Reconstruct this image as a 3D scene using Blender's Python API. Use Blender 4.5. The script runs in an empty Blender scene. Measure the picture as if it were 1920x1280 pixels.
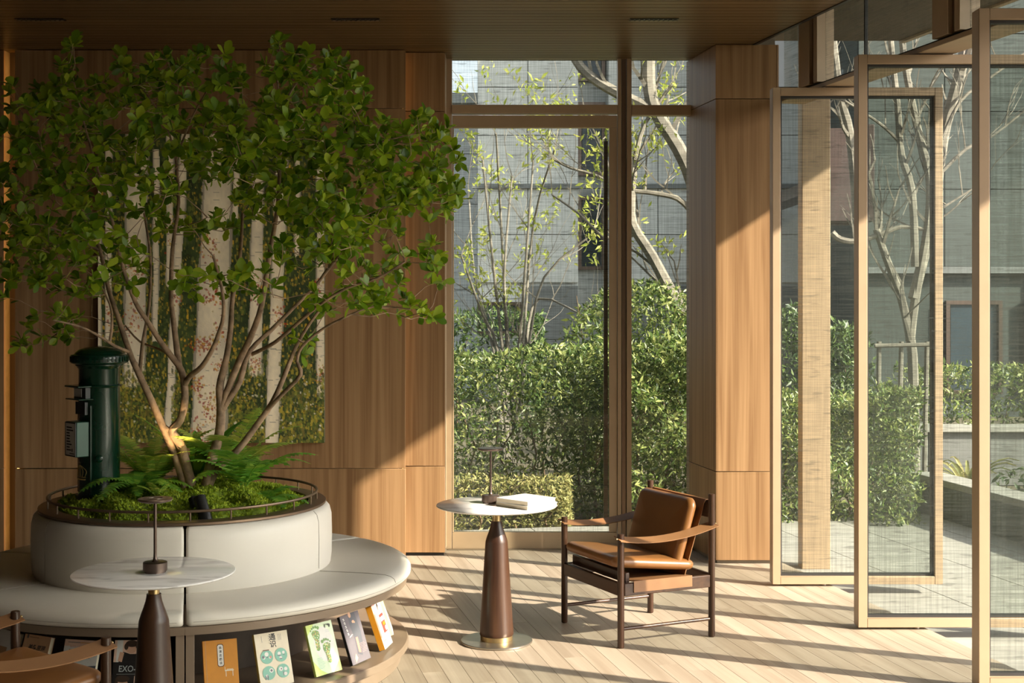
import bpy, bmesh, math, random
import numpy as np
from mathutils import Vector, Matrix, Quaternion

# ------------------------------------------------------------------ camera, sky, sun, exposure
S = bpy.context.scene
COL = S.collection
F, H, YH, CX = 2550.0, 1.65, 567.0, 960.0          # focal length in px, eye height, horizon row, centre column
cam_d = bpy.data.cameras.new('camera')
cam = bpy.data.objects.new('camera', cam_d)
COL.objects.link(cam)
cam.location = (0, 0, H)
cam.rotation_euler = (math.pi / 2, 0, 0)
cam_d.sensor_width = 36
cam_d.lens = 36 * F / 1920
cam_d.shift_y = -(640 - YH) / 1920
cam_d.clip_start = 0.05
cam_d.clip_end = 300
S.camera = cam

SUN = Vector((1.0, -0.489, 0.607)).normalized()     # towards the sun
sun_d = bpy.data.lights.new('sun', 'SUN')
sun_d.energy = 18.0
sun_d.color = (1.0, 0.88, 0.72)
sun_d.angle = math.radians(0.6)
sun = bpy.data.objects.new('sun', sun_d)
COL.objects.link(sun)
sun.location = (20, -10, 14)
sun.rotation_euler = (-SUN).to_track_quat('-Z', 'Y').to_euler()

wd = bpy.data.worlds.new('world')
S.world = wd
wd.use_nodes = True
wn = wd.node_tree.nodes
sky = wn.new('ShaderNodeTexSky')
sky.sky_type = 'NISHITA'
sky.sun_disc = False
sky.sun_elevation = math.asin(SUN.z)
sky.sun_rotation = math.atan2(SUN.x, SUN.y)
sky.air_density = 1.0
sky.dust_density = 4.0
sky.ozone_density = 1.0
hz = wn.new('ShaderNodeHueSaturation')                # hazy, whitish sky
hz.inputs['Saturation'].default_value = 0.35
wd.node_tree.links.new(sky.outputs[0], hz.inputs['Color'])
wd.node_tree.links.new(hz.outputs[0], wn['Background'].inputs[0])
wn['Background'].inputs[1].default_value = 0.44

S.view_settings.view_transform = 'Standard'
S.view_settings.look = 'None'
S.view_settings.gamma = 1.0
S.view_settings.use_curve_mapping = False
S.view_settings.exposure = 0.0
S.cycles.use_denoising = True
S.cycles.max_bounces = 10
S.cycles.diffuse_bounces = 5
S.cycles.transparent_max_bounces = 24
S.cycles.sample_clamp_indirect = 6.0

RND = random.Random(7)
NPR = np.random.default_rng(11)
R = math.radians


def W(px, py, Y):                       # photo pixel at depth Y
    return Vector(((px - CX) / F * Y, Y, H - (py - YH) / F * Y))


# ------------------------------------------------------------------ object helpers
def tag(o, label=None, cat=None, group=None, kind=None):
    if label: o['label'] = label
    if cat: o['category'] = cat
    if group: o['group'] = group
    if kind: o['kind'] = kind
    return o


def thing(name, label, cat, loc=(0, 0, 0), rot=(0, 0, 0), group=None, kind=None):
    o = bpy.data.objects.new(name, None)
    COL.objects.link(o)
    o.empty_display_size = 0.1
    o.location = loc
    o.rotation_euler = rot
    return tag(o, label, cat, group, kind)


def copy_tree(o, parent=None):
    c = o.copy()
    COL.objects.link(c)
    c.parent = parent
    for ch in list(o.children):
        copy_tree(ch, c)
    return c


def rootmat(o):
    m = Matrix.LocRotScale(o.location, o.rotation_euler, o.scale)
    return rootmat(o.parent) @ m if o.parent else m


class MB:
    def __init__(s):
        s.v = []; s.f = []

    def add(s, vs, fs, M=None):
        n = len(s.v)
        if M is not None: vs = [M @ Vector(v) for v in vs]
        s.v.extend(tuple(v) for v in vs)
        s.f.extend(tuple(i + n for i in f) for f in fs)
        return s

    def box(s, x0, x1, y0, y1, z0, z1, M=None):
        return s.add([(x0, y0, z0), (x1, y0, z0), (x1, y1, z0), (x0, y1, z0), (x0, y0, z1), (x1, y0, z1), (x1, y1, z1), (x0, y1, z1)],
                     [(0, 3, 2, 1), (4, 5, 6, 7), (0, 1, 5, 4), (1, 2, 6, 5), (2, 3, 7, 6), (3, 0, 4, 7)], M)

    def prism(s, poly, z0, z1, M=None):             # poly counter-clockwise in xy
        n = len(poly)
        return s.add([(p[0], p[1], z0) for p in poly] + [(p[0], p[1], z1) for p in poly],
                     [tuple(range(n - 1, -1, -1)), tuple(range(n, 2 * n))] + [(i, (i + 1) % n, n + (i + 1) % n, n + i) for i in range(n)], M)

    def tube(s, pts, rad, n=8, cap=True, M=None):
        pts = [Vector(p) for p in pts]
        if not hasattr(rad, '__len__'): rad = [rad] * len(pts)
        vs = []; fs = []
        t0 = (pts[1] - pts[0]).normalized()
        a = t0.orthogonal().normalized()
        for i, p in enumerate(pts):
            t = (pts[min(i + 1, len(pts) - 1)] - pts[max(i - 1, 0)]).normalized()
            a = (a - t * a.dot(t)).normalized()
            b = t.cross(a)
            for k in range(n):
                w = 2 * math.pi * k / n
                vs.append(p + (a * math.cos(w) + b * math.sin(w)) * rad[i])
        for i in range(len(pts) - 1):
            for k in range(n):
                k2 = (k + 1) % n
                fs.append((i * n + k, i * n + k2, (i + 1) * n + k2, (i + 1) * n + k))
        if cap:
            fs.append(tuple(range(n - 1, -1, -1)))
            fs.append(tuple((len(pts) - 1) * n + k for k in range(n)))
        return s.add(vs, fs, M)

    def lathe(s, prof, n=48, c=(0, 0, 0), M=None):   # prof (r, z) bottom to top, open ends closed by r = 0
        vs = []; fs = []
        for r, z in prof:
            for k in range(n):
                w = 2 * math.pi * k / n
                vs.append((c[0] + r * math.cos(w), c[1] + r * math.sin(w), c[2] + z))
        for i in range(len(prof) - 1):
            for k in range(n):
                k2 = (k + 1) % n
                fs.append((i * n + k, i * n + k2, (i + 1) * n + k2, (i + 1) * n + k))
        if prof[0][0] > 1e-6 and prof[0] != prof[-1]:
            fs.append(tuple(range(n - 1, -1, -1)))
            fs.append(tuple((len(prof) - 1) * n + k for k in range(n)))
        return s.add(vs, fs, M)

    def sweep(s, prof, a0, a1, n, c=(0, 0, 0), closed=True, ends=None):
        # closed profile (r, z) swept round the z axis; a = angle from -y towards +x; ends: list of inset scale at both ends
        vs = []; fs = []
        m = len(prof)
        pc = (sum(p[0] for p in prof) / m, sum(p[1] for p in prof) / m)
        full = abs(a1 - a0) >= 2 * math.pi - 1e-6
        steps = []
        if full: steps = [(a0 + (a1 - a0) * i / n, 0.0) for i in range(n)]
        elif ends:
            steps = [(a0 + da, q) for da, q in ends] + [(a0 + ends[-1][0] + (a1 - a0 - 2 * ends[-1][0]) * i / n, 0.0) for i in range(1, n)] + [(a1 - da, q) for da, q in reversed(ends)]
        else: steps = [(a0 + (a1 - a0) * i / n, 0.0) for i in range(n + 1)]
        for a, q in steps:
            for r, z in prof:
                dr, dz = pc[0] - r, pc[1] - z
                L = math.hypot(dr, dz) or 1
                r2, z2 = r + dr / L * q, z + dz / L * q
                vs.append((c[0] + r2 * math.sin(a), c[1] - r2 * math.cos(a), c[2] + z2))
        ns = len(steps)
        for i in range(ns if full else ns - 1):
            j = (i + 1) % ns
            for k in range(m):
                k2 = (k + 1) % m
                fs.append((i * m + k, j * m + k, j * m + k2, i * m + k2))
        if not full:
            fs.append(tuple(range(m)))
            fs.append(tuple((ns - 1) * m + k for k in range(m - 1, -1, -1)))
        return s.add(vs, fs)

    def disc(s, cx, cy, rx, ry, z, n=20, M=None):
        return s.add([(cx + rx * math.cos(2 * math.pi * k / n), cy + ry * math.sin(2 * math.pi * k / n), z) for k in range(n)], [tuple(range(n))], M)

    def mesh(s, name, mat=None, smooth=True, ang=40):
        me = bpy.data.meshes.new(name)
        me.from_pydata(s.v, [], s.f)
        if mat: me.materials.append(mat)
        if smooth:
            me.polygons.foreach_set('use_smooth', [True] * len(me.polygons))
            me.set_sharp_from_angle(angle=R(ang))
        me.update()
        return me

    def build(s, name, mat, parent=None, smooth=True, ang=40, bevel=0, seg=2, world=False, kind=None, fix=False):
        if world and parent is not None:
            Mi = rootmat(parent).inverted()
            s.v = [tuple(Mi @ Vector(v)) for v in s.v]
        me = s.mesh(name, mat, smooth, ang)
        if fix:
            bm = bmesh.new(); bm.from_mesh(me); bmesh.ops.recalc_face_normals(bm, faces=bm.faces); bm.to_mesh(me); bm.free()
        o = bpy.data.objects.new(name, me)
        COL.objects.link(o)
        if parent is not None: o.parent = parent
        if bevel:
            b = o.modifiers.new('bevel', 'BEVEL'); b.width = bevel; b.segments = seg; b.limit_method = 'ANGLE'; b.angle_limit = R(35)
        if kind: o['kind'] = kind
        return o


def npmesh(name, V, Fc, mat, parent=None, kind=None, smooth=False):
    """V (n,3), Fc (m,k) numpy arrays -> one mesh object"""
    me = bpy.data.meshes.new(name)
    V = np.asarray(V, dtype=np.float32); Fc = np.asarray(Fc, dtype=np.int32)
    m, k = Fc.shape
    me.vertices.add(len(V)); me.vertices.foreach_set('co', V.ravel())
    me.loops.add(m * k); me.loops.foreach_set('vertex_index', Fc.ravel())
    me.polygons.add(m)
    me.polygons.foreach_set('loop_start', np.arange(0, m * k, k, dtype=np.int32))
    if smooth: me.polygons.foreach_set('use_smooth', np.ones(m, dtype=bool))
    me.materials.append(mat)
    me.update(calc_edges=True)
    me.validate()
    o = bpy.data.objects.new(name, me)
    COL.objects.link(o)
    if parent is not None: o.parent = parent
    if kind: o['kind'] = kind
    return o


LEAF_V = np.array([(0, 0, 0), (-.2, .33, .05), (0, .36, 0), (.2, .33, .05), (-.29, .68, .05), (0, .7, -.02), (.29, .68, .05), (-.14, .93, .0), (0, 1, -.05), (.14, .93, .0)])
LEAF_F = [(0, 2, 1, 1), (0, 3, 2, 2), (1, 2, 5, 4), (2, 3, 6, 5), (4, 5, 8, 7), (5, 6, 9, 8)]
SLIM_V = np.array([(0, 0, 0), (-.17, .45, .06), (0, .45, 0), (.17, .45, .06), (0, 1, -.08)])
SLIM_F = [(0, 2, 1), (0, 3, 2), (1, 2, 4), (2, 3, 4)]


def unit(a):
    return a / np.maximum(np.linalg.norm(a, axis=-1, keepdims=True), 1e-9)


def leaf_arrays(pos, d, nr, size, TV=SLIM_V, TF=SLIM_F, quad=False):
    pos = np.asarray(pos); d = unit(np.asarray(d)); nr = np.asarray(nr)
    nr = unit(nr - d * (nr * d).sum(-1, keepdims=True))
    sd = np.cross(d, nr)
    size = np.asarray(size)[:, None, None]
    V = pos[:, None, :] + size * (TV[None, :, 0:1] * sd[:, None, :] + TV[None, :, 1:2] * d[:, None, :] + TV[None, :, 2:3] * nr[:, None, :])
    N, k = len(pos), len(TV)
    tris = []
    for f in TF:
        if len(f) == 4 and f[2] != f[3]:
            tris += [(f[0], f[1], f[2]), (f[0], f[2], f[3])]
        else: tris.append(f[:3])
    T = np.array(tris)
    Fc = (T[None, :, :] + (np.arange(N) * k)[:, None, None]).reshape(-1, 3)
    return V.reshape(-1, 3), Fc


_txt = None
def text_mesh(mb, body, size, M, align='CENTER', offset=0.0, xs=1.0):
    """lettering as flat mesh, added to mb; M maps text plane (x right, y up) into place"""
    c = bpy.data.curves.new('lettering', 'FONT')
    c.body = body; c.size = size; c.align_x = align; c.align_y = 'CENTER'; c.offset = offset; c.resolution_u = 3
    o = bpy.data.objects.new('lettering', c)
    COL.objects.link(o)
    dg = bpy.context.evaluated_depsgraph_get()
    me = bpy.data.meshes.new_from_object(o.evaluated_get(dg))
    mb.add([(v.co.x * xs, v.co.y, v.co.z) for v in me.vertices], [tuple(p.vertices) for p in me.polygons], M)
    bpy.data.objects.remove(o); bpy.data.curves.remove(c); bpy.data.meshes.remove(me)
    return mb


# ------------------------------------------------------------------ materials
def newmat(name):
    m = bpy.data.materials.new(name); m.use_nodes = True
    n = m.node_tree.nodes; l = m.node_tree.links
    return m, n, l, n['Principled BSDF']


def ramp(n, stops):
    r = n.new('ShaderNodeValToRGB')
    e = r.color_ramp.elements
    while len(e) < len(stops): e.new(0.5)
    for i, (p, c) in enumerate(stops):
        e[i].position = p; e[i].color = (*c, 1) if len(c) == 3 else c
    return r


def simple(name, col, rough=0.5, metal=0.0, var=0.12, scale=20.0, bump=0.0, bscale=None, spec=0.5, coat=0.0):
    m, n, l, b = newmat(name)
    tc = n.new('ShaderNodeTexCoord')
    no = n.new('ShaderNodeTexNoise'); no.inputs['Scale'].default_value = scale; no.inputs['Detail'].default_value = 4
    l.new(tc.outputs['Object'], no.inputs['Vector'])
    lo = tuple(max(0, c * (1 - var)) for c in col); hi = tuple(min(1, c * (1 + var)) for c in col)
    r = ramp(n, [(0.3, lo), (0.7, hi)])
    l.new(no.outputs['Fac'], r.inputs[0]); l.new(r.outputs[0], b.inputs['Base Color'])
    b.inputs['Roughness'].default_value = rough; b.inputs['Metallic'].default_value = metal
    b.inputs['Specular IOR Level'].default_value = spec
    b.inputs['Coat Weight'].default_value = coat
    if bump:
        nb = n.new('ShaderNodeTexNoise'); nb.inputs['Scale'].default_value = bscale or scale * 8; nb.inputs['Detail'].default_value = 3
        l.new(tc.outputs['Object'], nb.inputs['Vector'])
        bp = n.new('ShaderNodeBump'); bp.inputs['Strength'].default_value = bump; bp.inputs['Distance'].default_value = 0.004
        l.new(nb.outputs['Fac'], bp.inputs['Height']); l.new(bp.outputs[0], b.inputs['Normal'])
    return m


def wood(name, dark, light, grain='Z', across=9.0, rough=0.45, tone=0.25, bump=0.08, mid=None, spec=0.4):
    m, n, l, b = newmat(name)
    tc = n.new('ShaderNodeTexCoord'); oi = n.new('ShaderNodeObjectInfo')
    sc = n.new('ShaderNodeVectorMath'); sc.operation = 'SCALE'
    cmb = n.new('ShaderNodeCombineXYZ')
    for i in range(3): l.new(oi.outputs['Random'], cmb.inputs[i])
    l.new(cmb.outputs[0], sc.inputs[0]); sc.inputs['Scale'].default_value = 37.0
    ad = n.new('ShaderNodeVectorMath'); ad.operation = 'ADD'
    l.new(tc.outputs['Object'], ad.inputs[0]); l.new(sc.outputs[0], ad.inputs[1])
    mp = n.new('ShaderNodeMapping')
    s3 = {'X': (0.5, across, across), 'Y': (across, 0.5, across), 'Z': (across, across, 0.5)}[grain]
    mp.inputs['Scale'].default_value = s3
    l.new(ad.outputs[0], mp.inputs[0])
    n1 = n.new('ShaderNodeTexNoise'); n1.inputs['Scale'].default_value = 1.0; n1.inputs['Detail'].default_value = 6; n1.inputs['Distortion'].default_value = 0.7
    mp2 = n.new('ShaderNodeMapping'); mp2.inputs['Scale'].default_value = tuple(v * 7 if v > 1 else v * 3 for v in s3)
    l.new(ad.outputs[0], mp2.inputs[0])
    n2 = n.new('ShaderNodeTexNoise'); n2.inputs['Scale'].default_value = 1.0; n2.inputs['Detail'].default_value = 3
    l.new(mp.outputs[0], n1.inputs['Vector']); l.new(mp2.outputs[0], n2.inputs['Vector'])
    mx = n.new('ShaderNodeMath'); mx.operation = 'MULTIPLY_ADD'; mx.inputs[1].default_value = 0.3
    l.new(n2.outputs['Fac'], mx.inputs[0]); l.new(n1.outputs['Fac'], mx.inputs[2])
    mid = mid or tuple((a + c) / 2 for a, c in zip(dark, light))
    r = ramp(n, [(0.45, dark), (0.63, mid), (0.85, light)])
    l.new(mx.outputs[0], r.inputs[0])
    hv = n.new('ShaderNodeHueSaturation')
    vr = n.new('ShaderNodeMapRange'); vr.inputs['To Min'].default_value = 1 - tone; vr.inputs['To Max'].default_value = 1 + tone
    l.new(oi.outputs['Random'], vr.inputs['Value']); l.new(vr.outputs[0], hv.inputs['Value'])
    l.new(r.outputs[0], hv.inputs['Color']); l.new(hv.outputs[0], b.inputs['Base Color'])
    b.inputs['Roughness'].default_value = rough; b.inputs['Specular IOR Level'].default_value = spec
    bp = n.new('ShaderNodeBump'); bp.inputs['Strength'].default_value = bump; bp.inputs['Distance'].default_value = 0.003
    l.new(mx.outputs[0], bp.inputs['Height']); l.new(bp.outputs[0], b.inputs['Normal'])
    return m


def leafmat(name, c1, c2, c3, trans=0.4, rough=0.45):
    m, n, l, b = newmat(name)
    ge = n.new('ShaderNodeNewGeometry'); oi = n.new('ShaderNodeObjectInfo')
    ad = n.new('ShaderNodeMath'); ad.operation = 'ADD'; l.new(ge.outputs['Random Per Island'], ad.inputs[0]); l.new(oi.outputs['Random'], ad.inputs[1])
    fr = n.new('ShaderNodeMath'); fr.operation = 'FRACT'; l.new(ad.outputs[0], fr.inputs[0])
    r = ramp(n, [(0.0, c1), (0.5, c2), (1.0, c3)])
    l.new(fr.outputs[0], r.inputs[0])
    l.new(r.outputs[0], b.inputs['Base Color'])
    b.inputs['Roughness'].default_value = rough
    tr = n.new('ShaderNodeBsdfTranslucent'); l.new(r.outputs[0], tr.inputs['Color'])
    mx = n.new('ShaderNodeMixShader'); mx.inputs[0].default_value = trans
    l.new(b.outputs[0], mx.inputs[1]); l.new(tr.outputs[0], mx.inputs[2])
    l.new(mx.outputs[0], n['Material Output'].inputs['Surface'])
    return m


def meshglass(name):
    """laminated glass with a woven metal-thread interlayer: threads run in x and z of the pane"""
    m, n, l, b = newmat(name)
    n.remove(b)
    tc = n.new('ShaderNodeTexCoord')
    def threads(scale, lo, hi, detail=2):
        mp = n.new('ShaderNodeMapping'); mp.inputs['Scale'].default_value = scale
        l.new(tc.outputs['Object'], mp.inputs[0])
        t = n.new('ShaderNodeTexNoise'); t.inputs['Scale'].default_value = 1; t.inputs['Detail'].default_value = detail
        l.new(mp.outputs[0], t.inputs['Vector'])
        mr = n.new('ShaderNodeMapRange'); mr.inputs['From Min'].default_value = lo; mr.inputs['From Max'].default_value = hi
        l.new(t.outputs['Fac'], mr.inputs['Value'])
        return mr.outputs[0]
    h = threads((3.5, .1, 190), 0.40, 0.62)
    v = threads((170, .1, 2.5), 0.40, 0.62)
    sl = threads((9, .1, 60), 0.62, 0.70, 1)
    def mad(x, k, y):
        q = n.new('ShaderNodeMath'); q.operation = 'MULTIPLY_ADD'; q.inputs[1].default_value = k
        l.new(x, q.inputs[0])
        if isinstance(y, float): q.inputs[2].default_value = y
        else: l.new(y, q.inputs[2])
        return q.outputs[0]
    fac = mad(h, 0.15, mad(v, 0.11, mad(sl, 0.16, 0.025)))
    tp = n.new('ShaderNodeBsdfTransparent'); tp.inputs[0].default_value = (0.93, 0.96, 0.94, 1)
    df = n.new('ShaderNodeBsdfDiffuse'); df.inputs[0].default_value = (0.072, 0.077, 0.07, 1)
    tl = n.new('ShaderNodeBsdfTranslucent'); tl.inputs[0].default_value = (0.065, 0.07, 0.063, 1)
    m0 = n.new('ShaderNodeMixShader'); m0.inputs[0].default_value = 0.35
    l.new(df.outputs[0], m0.inputs[1]); l.new(tl.outputs[0], m0.inputs[2])
    m1 = n.new('ShaderNodeMixShader'); l.new(fac, m1.inputs[0]); l.new(tp.outputs[0], m1.inputs[1]); l.new(m0.outputs[0], m1.inputs[2])
    gl = n.new('ShaderNodeBsdfGlossy'); gl.inputs['Roughness'].default_value = 0.03; gl.inputs['Color'].default_value = (0.9, 0.9, 0.9, 1)
    fn = n.new('ShaderNodeFresnel'); fn.inputs['IOR'].default_value = 1.35
    ge = n.new('ShaderNodeNewGeometry'); fr = n.new('ShaderNodeMath'); fr.operation = 'SUBTRACT'; fr.use_clamp = True   # reflect at the outer skin only
    l.new(fn.outputs[0], fr.inputs[0]); l.new(ge.outputs['Backfacing'], fr.inputs[1])
    m2 = n.new('ShaderNodeMixShader'); l.new(fr.outputs[0], m2.inputs[0]); l.new(m1.outputs[0], m2.inputs[1]); l.new(gl.outputs[0], m2.inputs[2])
    l.new(m2.outputs[0], n['Material Output'].inputs['Surface'])
    return m


def emis(name, col, k):
    m, n, l, b = newmat(name)
    tc = n.new('ShaderNodeTexCoord'); no = n.new('ShaderNodeTexNoise'); no.inputs['Scale'].default_value = 3
    l.new(tc.outputs['Object'], no.inputs['Vector'])
    r = ramp(n, [(0.2, tuple(c * 0.95 for c in col)), (0.8, col)])
    l.new(no.outputs['Fac'], r.inputs[0])
    l.new(r.outputs[0], b.inputs['Emission Color']); b.inputs['Emission Strength'].default_value = k
    b.inputs['Base Color'].default_value = (0.1, 0.08, 0.05, 1)
    return m


def vcol(name, rough=0.6, bump=0.0, bscale=200):
    m, n, l, b = newmat(name)
    a = n.new('ShaderNodeAttribute'); a.attribute_name = 'Col'
    l.new(a.outputs['Color'], b.inputs['Base Color']); b.inputs['Roughness'].default_value = rough
    if bump:
        tc = n.new('ShaderNodeTexCoord'); nb = n.new('ShaderNodeTexNoise'); nb.inputs['Scale'].default_value = bscale
        l.new(tc.outputs['Object'], nb.inputs['Vector'])
        bp = n.new('ShaderNodeBump'); bp.inputs['Strength'].default_value = bump; bp.inputs['Distance'].default_value = 0.004
        l.new(nb.outputs['Fac'], bp.inputs['Height']); l.new(bp.outputs[0], b.inputs['Normal'])
    return m


def marble(name):
    m, n, l, b = newmat(name)
    tc = n.new('ShaderNodeTexCoord')
    mp = n.new('ShaderNodeMapping'); mp.inputs['Rotation'].default_value = (0, 0, 0.35); mp.inputs['Scale'].default_value = (2.2, 9, 3)
    l.new(tc.outputs['Object'], mp.inputs[0])
    a = n.new('ShaderNodeTexNoise'); a.inputs['Scale'].default_value = 1.6; a.inputs['Detail'].default_value = 8; a.inputs['Distortion'].default_value = 1.2
    l.new(mp.outputs[0], a.inputs['Vector'])
    r = ramp(n, [(0.30, (0.56, 0.545, 0.53)), (0.43, (0.84, 0.83, 0.815)), (0.55, (0.93, 0.92, 0.905))])
    l.new(a.outputs['Fac'], r.inputs[0]); l.new(r.outputs[0], b.inputs['Base Color'])
    b.inputs['Roughness'].default_value = 0.14
    return m


def acrylic(name):
    m, n, l, b = newmat(name)
    n.remove(b)
    tp = n.new('ShaderNodeBsdfTransparent'); tp.inputs[0].default_value = (0.93, 0.95, 0.96, 1)
    gl = n.new('ShaderNodeBsdfGlossy'); gl.inputs['Roughness'].default_value = 0.05
    lw = n.new('ShaderNodeLayerWeight'); lw.inputs['Blend'].default_value = 0.25
    ge = n.new('ShaderNodeNewGeometry'); fr = n.new('ShaderNodeMath'); fr.operation = 'SUBTRACT'; fr.use_clamp = True
    l.new(lw.outputs['Fresnel'], fr.inputs[0]); l.new(ge.outputs['Backfacing'], fr.inputs[1])
    mx = n.new('ShaderNodeMixShader'); l.new(fr.outputs[0], mx.inputs[0]); l.new(tp.outputs[0], mx.inputs[1]); l.new(gl.outputs[0], mx.inputs[2])
    l.new(mx.outputs[0], n['Material Output'].inputs['Surface'])
    return m


M = {}
M['veneer'] = wood('walnut_veneer', (0.165, 0.088, 0.037), (0.295, 0.178, 0.086), 'Z', 20, 0.5, 0.05, 0.05, None, 0.22)
M['veneer_slit'] = M['veneer']
M['oak'] = wood('pale_oak_plank', (0.265, 0.212, 0.155), (0.375, 0.315, 0.245), 'Y', 14, 0.42, 0.06, 0.05)
M['ceil'] = wood('ceiling_board', (0.075, 0.042, 0.015), (0.13, 0.080, 0.033), 'X', 18, 0.36, 0.10, 0.05)
M['subfloor'] = simple('floor_joint_filler', (0.22, 0.18, 0.13), 0.9)
M['bronze'] = simple('champagne_bronze_frame', (0.365, 0.262, 0.165), 0.42, 0.12, 0.05, 6, 0.02)
M['gasket'] = simple('black_gasket', (0.018, 0.017, 0.016), 0.6)
M['glass'] = meshglass('woven_mesh_glass')
M['wall'] = simple('plain_wall', (0.05, 0.032, 0.02), 0.7, 0, 0.08, 2)
M['roof'] = simple('soffit_board', (0.07, 0.045, 0.026), 0.6, 0, 0.1, 3)
M['concrete'] = simple('garden_concrete', (0.15, 0.15, 0.143), 0.85, 0, 0.1, 5, 0.1, 60)
M['paver'] = simple('pale_stone_paver', (0.30, 0.29, 0.26), 0.75, 0, 0.08, 7, 0.08, 80)
M['soil'] = simple('garden_soil', (0.10, 0.085, 0.05), 0.95, 0, 0.4, 6, 0.4, 30)
M['facade'] = simple('grey_stone_cladding', (0.45, 0.465, 0.45), 0.8, 0, 0.07, 1.2, 0.06, 20)
M['facade_dark'] = simple('dark_stone_cladding', (0.13, 0.14, 0.14), 0.8, 0, 0.1, 1.2, 0.06, 20)
M['facade_shade'] = simple('shade_dark_cladding', (0.045, 0.056, 0.053), 0.8, 0, 0.1, 1.2, 0.06, 20)  # cladding colour darkened to carry the shade on this building
M['facade_pale'] = simple('pale_render', (0.62, 0.64, 0.64), 0.8, 0, 0.05, 1.2)
M['window_dark'] = simple('far_window_glass', (0.03, 0.045, 0.055), 0.12, 0, 0.3, 0.8)
M['rust'] = simple('rust_red_cladding', (0.03, 0.012, 0.008), 0.6, 0, 0.2, 3, 0.1, 20)
M['cream'] = simple('cream_leather', (0.68, 0.645, 0.575), 0.42, 0, 0.025, 3, 0.05, 350)
M['thread'] = simple('taupe_stitching', (0.36, 0.32, 0.27), 0.7)
M['base_wood'] = simple('taupe_laminate', (0.20, 0.145, 0.10), 0.42, 0, 0.06, 4, 0.02)
M['core'] = simple('shade_dark_lining', (0.06, 0.04, 0.026), 0.6)  # shade inside the bench shelf is put into this dark colour
M['canvas'] = simple('painted_canvas_edge', (0.10, 0.09, 0.05), 0.8)
M['coping'] = simple('dark_bronze', (0.20, 0.14, 0.095), 0.36, 0.75, 0.06, 10)
M['moss'] = leafmat('moss', (0.17, 0.25, 0.012), (0.34, 0.45, 0.025), (0.52, 0.60, 0.05), 0.35, 0.8)
M['mossbed'] = simple('moss_bed', (0.15, 0.21, 0.015), 0.95, 0, 0.5, 25, 0.6, 60)
M['leaf'] = leafmat('tree_leaf', (0.075, 0.17, 0.008), (0.20, 0.33, 0.014), (0.40, 0.50, 0.03), 0.47, 0.36)
M['fern'] = leafmat('fern_frond', (0.10, 0.28, 0.035), (0.20, 0.45, 0.05), (0.36, 0.56, 0.07), 0.4, 0.5)
M['fern_pale'] = leafmat('pale_fern_frond', (0.24, 0.42, 0.06), (0.40, 0.56, 0.08), (0.62, 0.64, 0.12), 0.4, 0.5)
M['hedge'] = leafmat('hedge_leaf', (0.04, 0.08, 0.016), (0.12, 0.175, 0.035), (0.38, 0.40, 0.14), 0.3, 0.4)
M['hedge_dry'] = leafmat('dry_low_hedge_leaf', (0.13, 0.15, 0.04), (0.28, 0.27, 0.09), (0.46, 0.40, 0.16), 0.3, 0.6)
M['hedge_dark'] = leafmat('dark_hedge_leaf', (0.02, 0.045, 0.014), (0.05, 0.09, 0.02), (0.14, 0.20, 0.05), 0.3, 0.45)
M['bud'] = leafmat('spring_bud_leaf', (0.26, 0.32, 0.05), (0.40, 0.45, 0.08), (0.55, 0.55, 0.15), 0.5, 0.5)
M['bark'] = simple('tan_bark', (0.27, 0.18, 0.11), 0.8, 0, 0.5, 22, 0.8, 70)
M['bark_pale'] = simple('pale_bark', (0.19, 0.17, 0.14), 0.85, 0, 0.3, 8, 0.4, 30)
M['twig'] = simple('brown_twig', (0.20, 0.13, 0.08), 0.85, 0, 0.3, 10)
M['postbox'] = simple('bottle_green_enamel', (0.0025, 0.021, 0.011), 0.2, 0, 0.1, 6, 0, None, 0.35, 0.15)
M['postbox_dark'] = simple('dark_slot', (0.003, 0.006, 0.005), 0.5)
M['plate_green'] = simple('notice_box_green', (0.012, 0.06, 0.038), 0.3)
M['paper'] = simple('white_paper', (0.72, 0.71, 0.68), 0.7, 0, 0.03)
M['ink'] = simple('black_ink', (0.02, 0.02, 0.022), 0.6)
M['gold'] = simple('gold_leaf', (0.75, 0.55, 0.22), 0.35, 0.8)
M['black'] = simple('black_metal', (0.018, 0.018, 0.018), 0.38, 0.3)
M['marble'] = marble('white_marble')
M['walnut'] = wood('dark_walnut', (0.023, 0.010, 0.006), (0.060, 0.028, 0.014), 'Z', 14, 0.32, 0.03, 0.03)
M['walnut_x'] = wood('dark_walnut_rail', (0.030, 0.013, 0.008), (0.075, 0.035, 0.018), 'X', 14, 0.35, 0.03, 0.03)
M['brass'] = simple('aged_brass', (0.45, 0.33, 0.16), 0.3, 0.9, 0.06, 12)
M['steel'] = simple('brushed_bronze_steel', (0.34, 0.31, 0.26), 0.3, 0.9, 0.08, 16)
M['gunmetal'] = simple('brown_gunmetal', (0.15, 0.11, 0.09), 0.3, 0.8, 0.06, 12)
M['tan'] = simple('cognac_leather', (0.23, 0.098, 0.030), 0.36, 0, 0.07, 6, 0.06, 260)
M['tan_strap'] = simple('saddle_leather', (0.25, 0.12, 0.05), 0.45, 0, 0.08, 8, 0.06, 260)
M['led'] = emis('warm_led', (1.0, 0.50, 0.12), 9.0)
M['acrylic'] = acrylic('clear_acrylic')

# ------------------------------------------------------------------ setting: floor, ceiling, walls
TH = R(12.39)                                         # the glazed side runs 12.4 degrees off the view axis
CT, ST = math.cos(TH), math.sin(TH)
def xw(Y): return 1.797 + 0.2196 * (8.01 - Y)         # inner face of the glazed side wall
VW = 1.797 * CT + 8.01 * ST
CEIL = 3.28
SIDE_RZ = -R(90) + TH                                 # local x runs along the glazed side towards the camera


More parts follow.
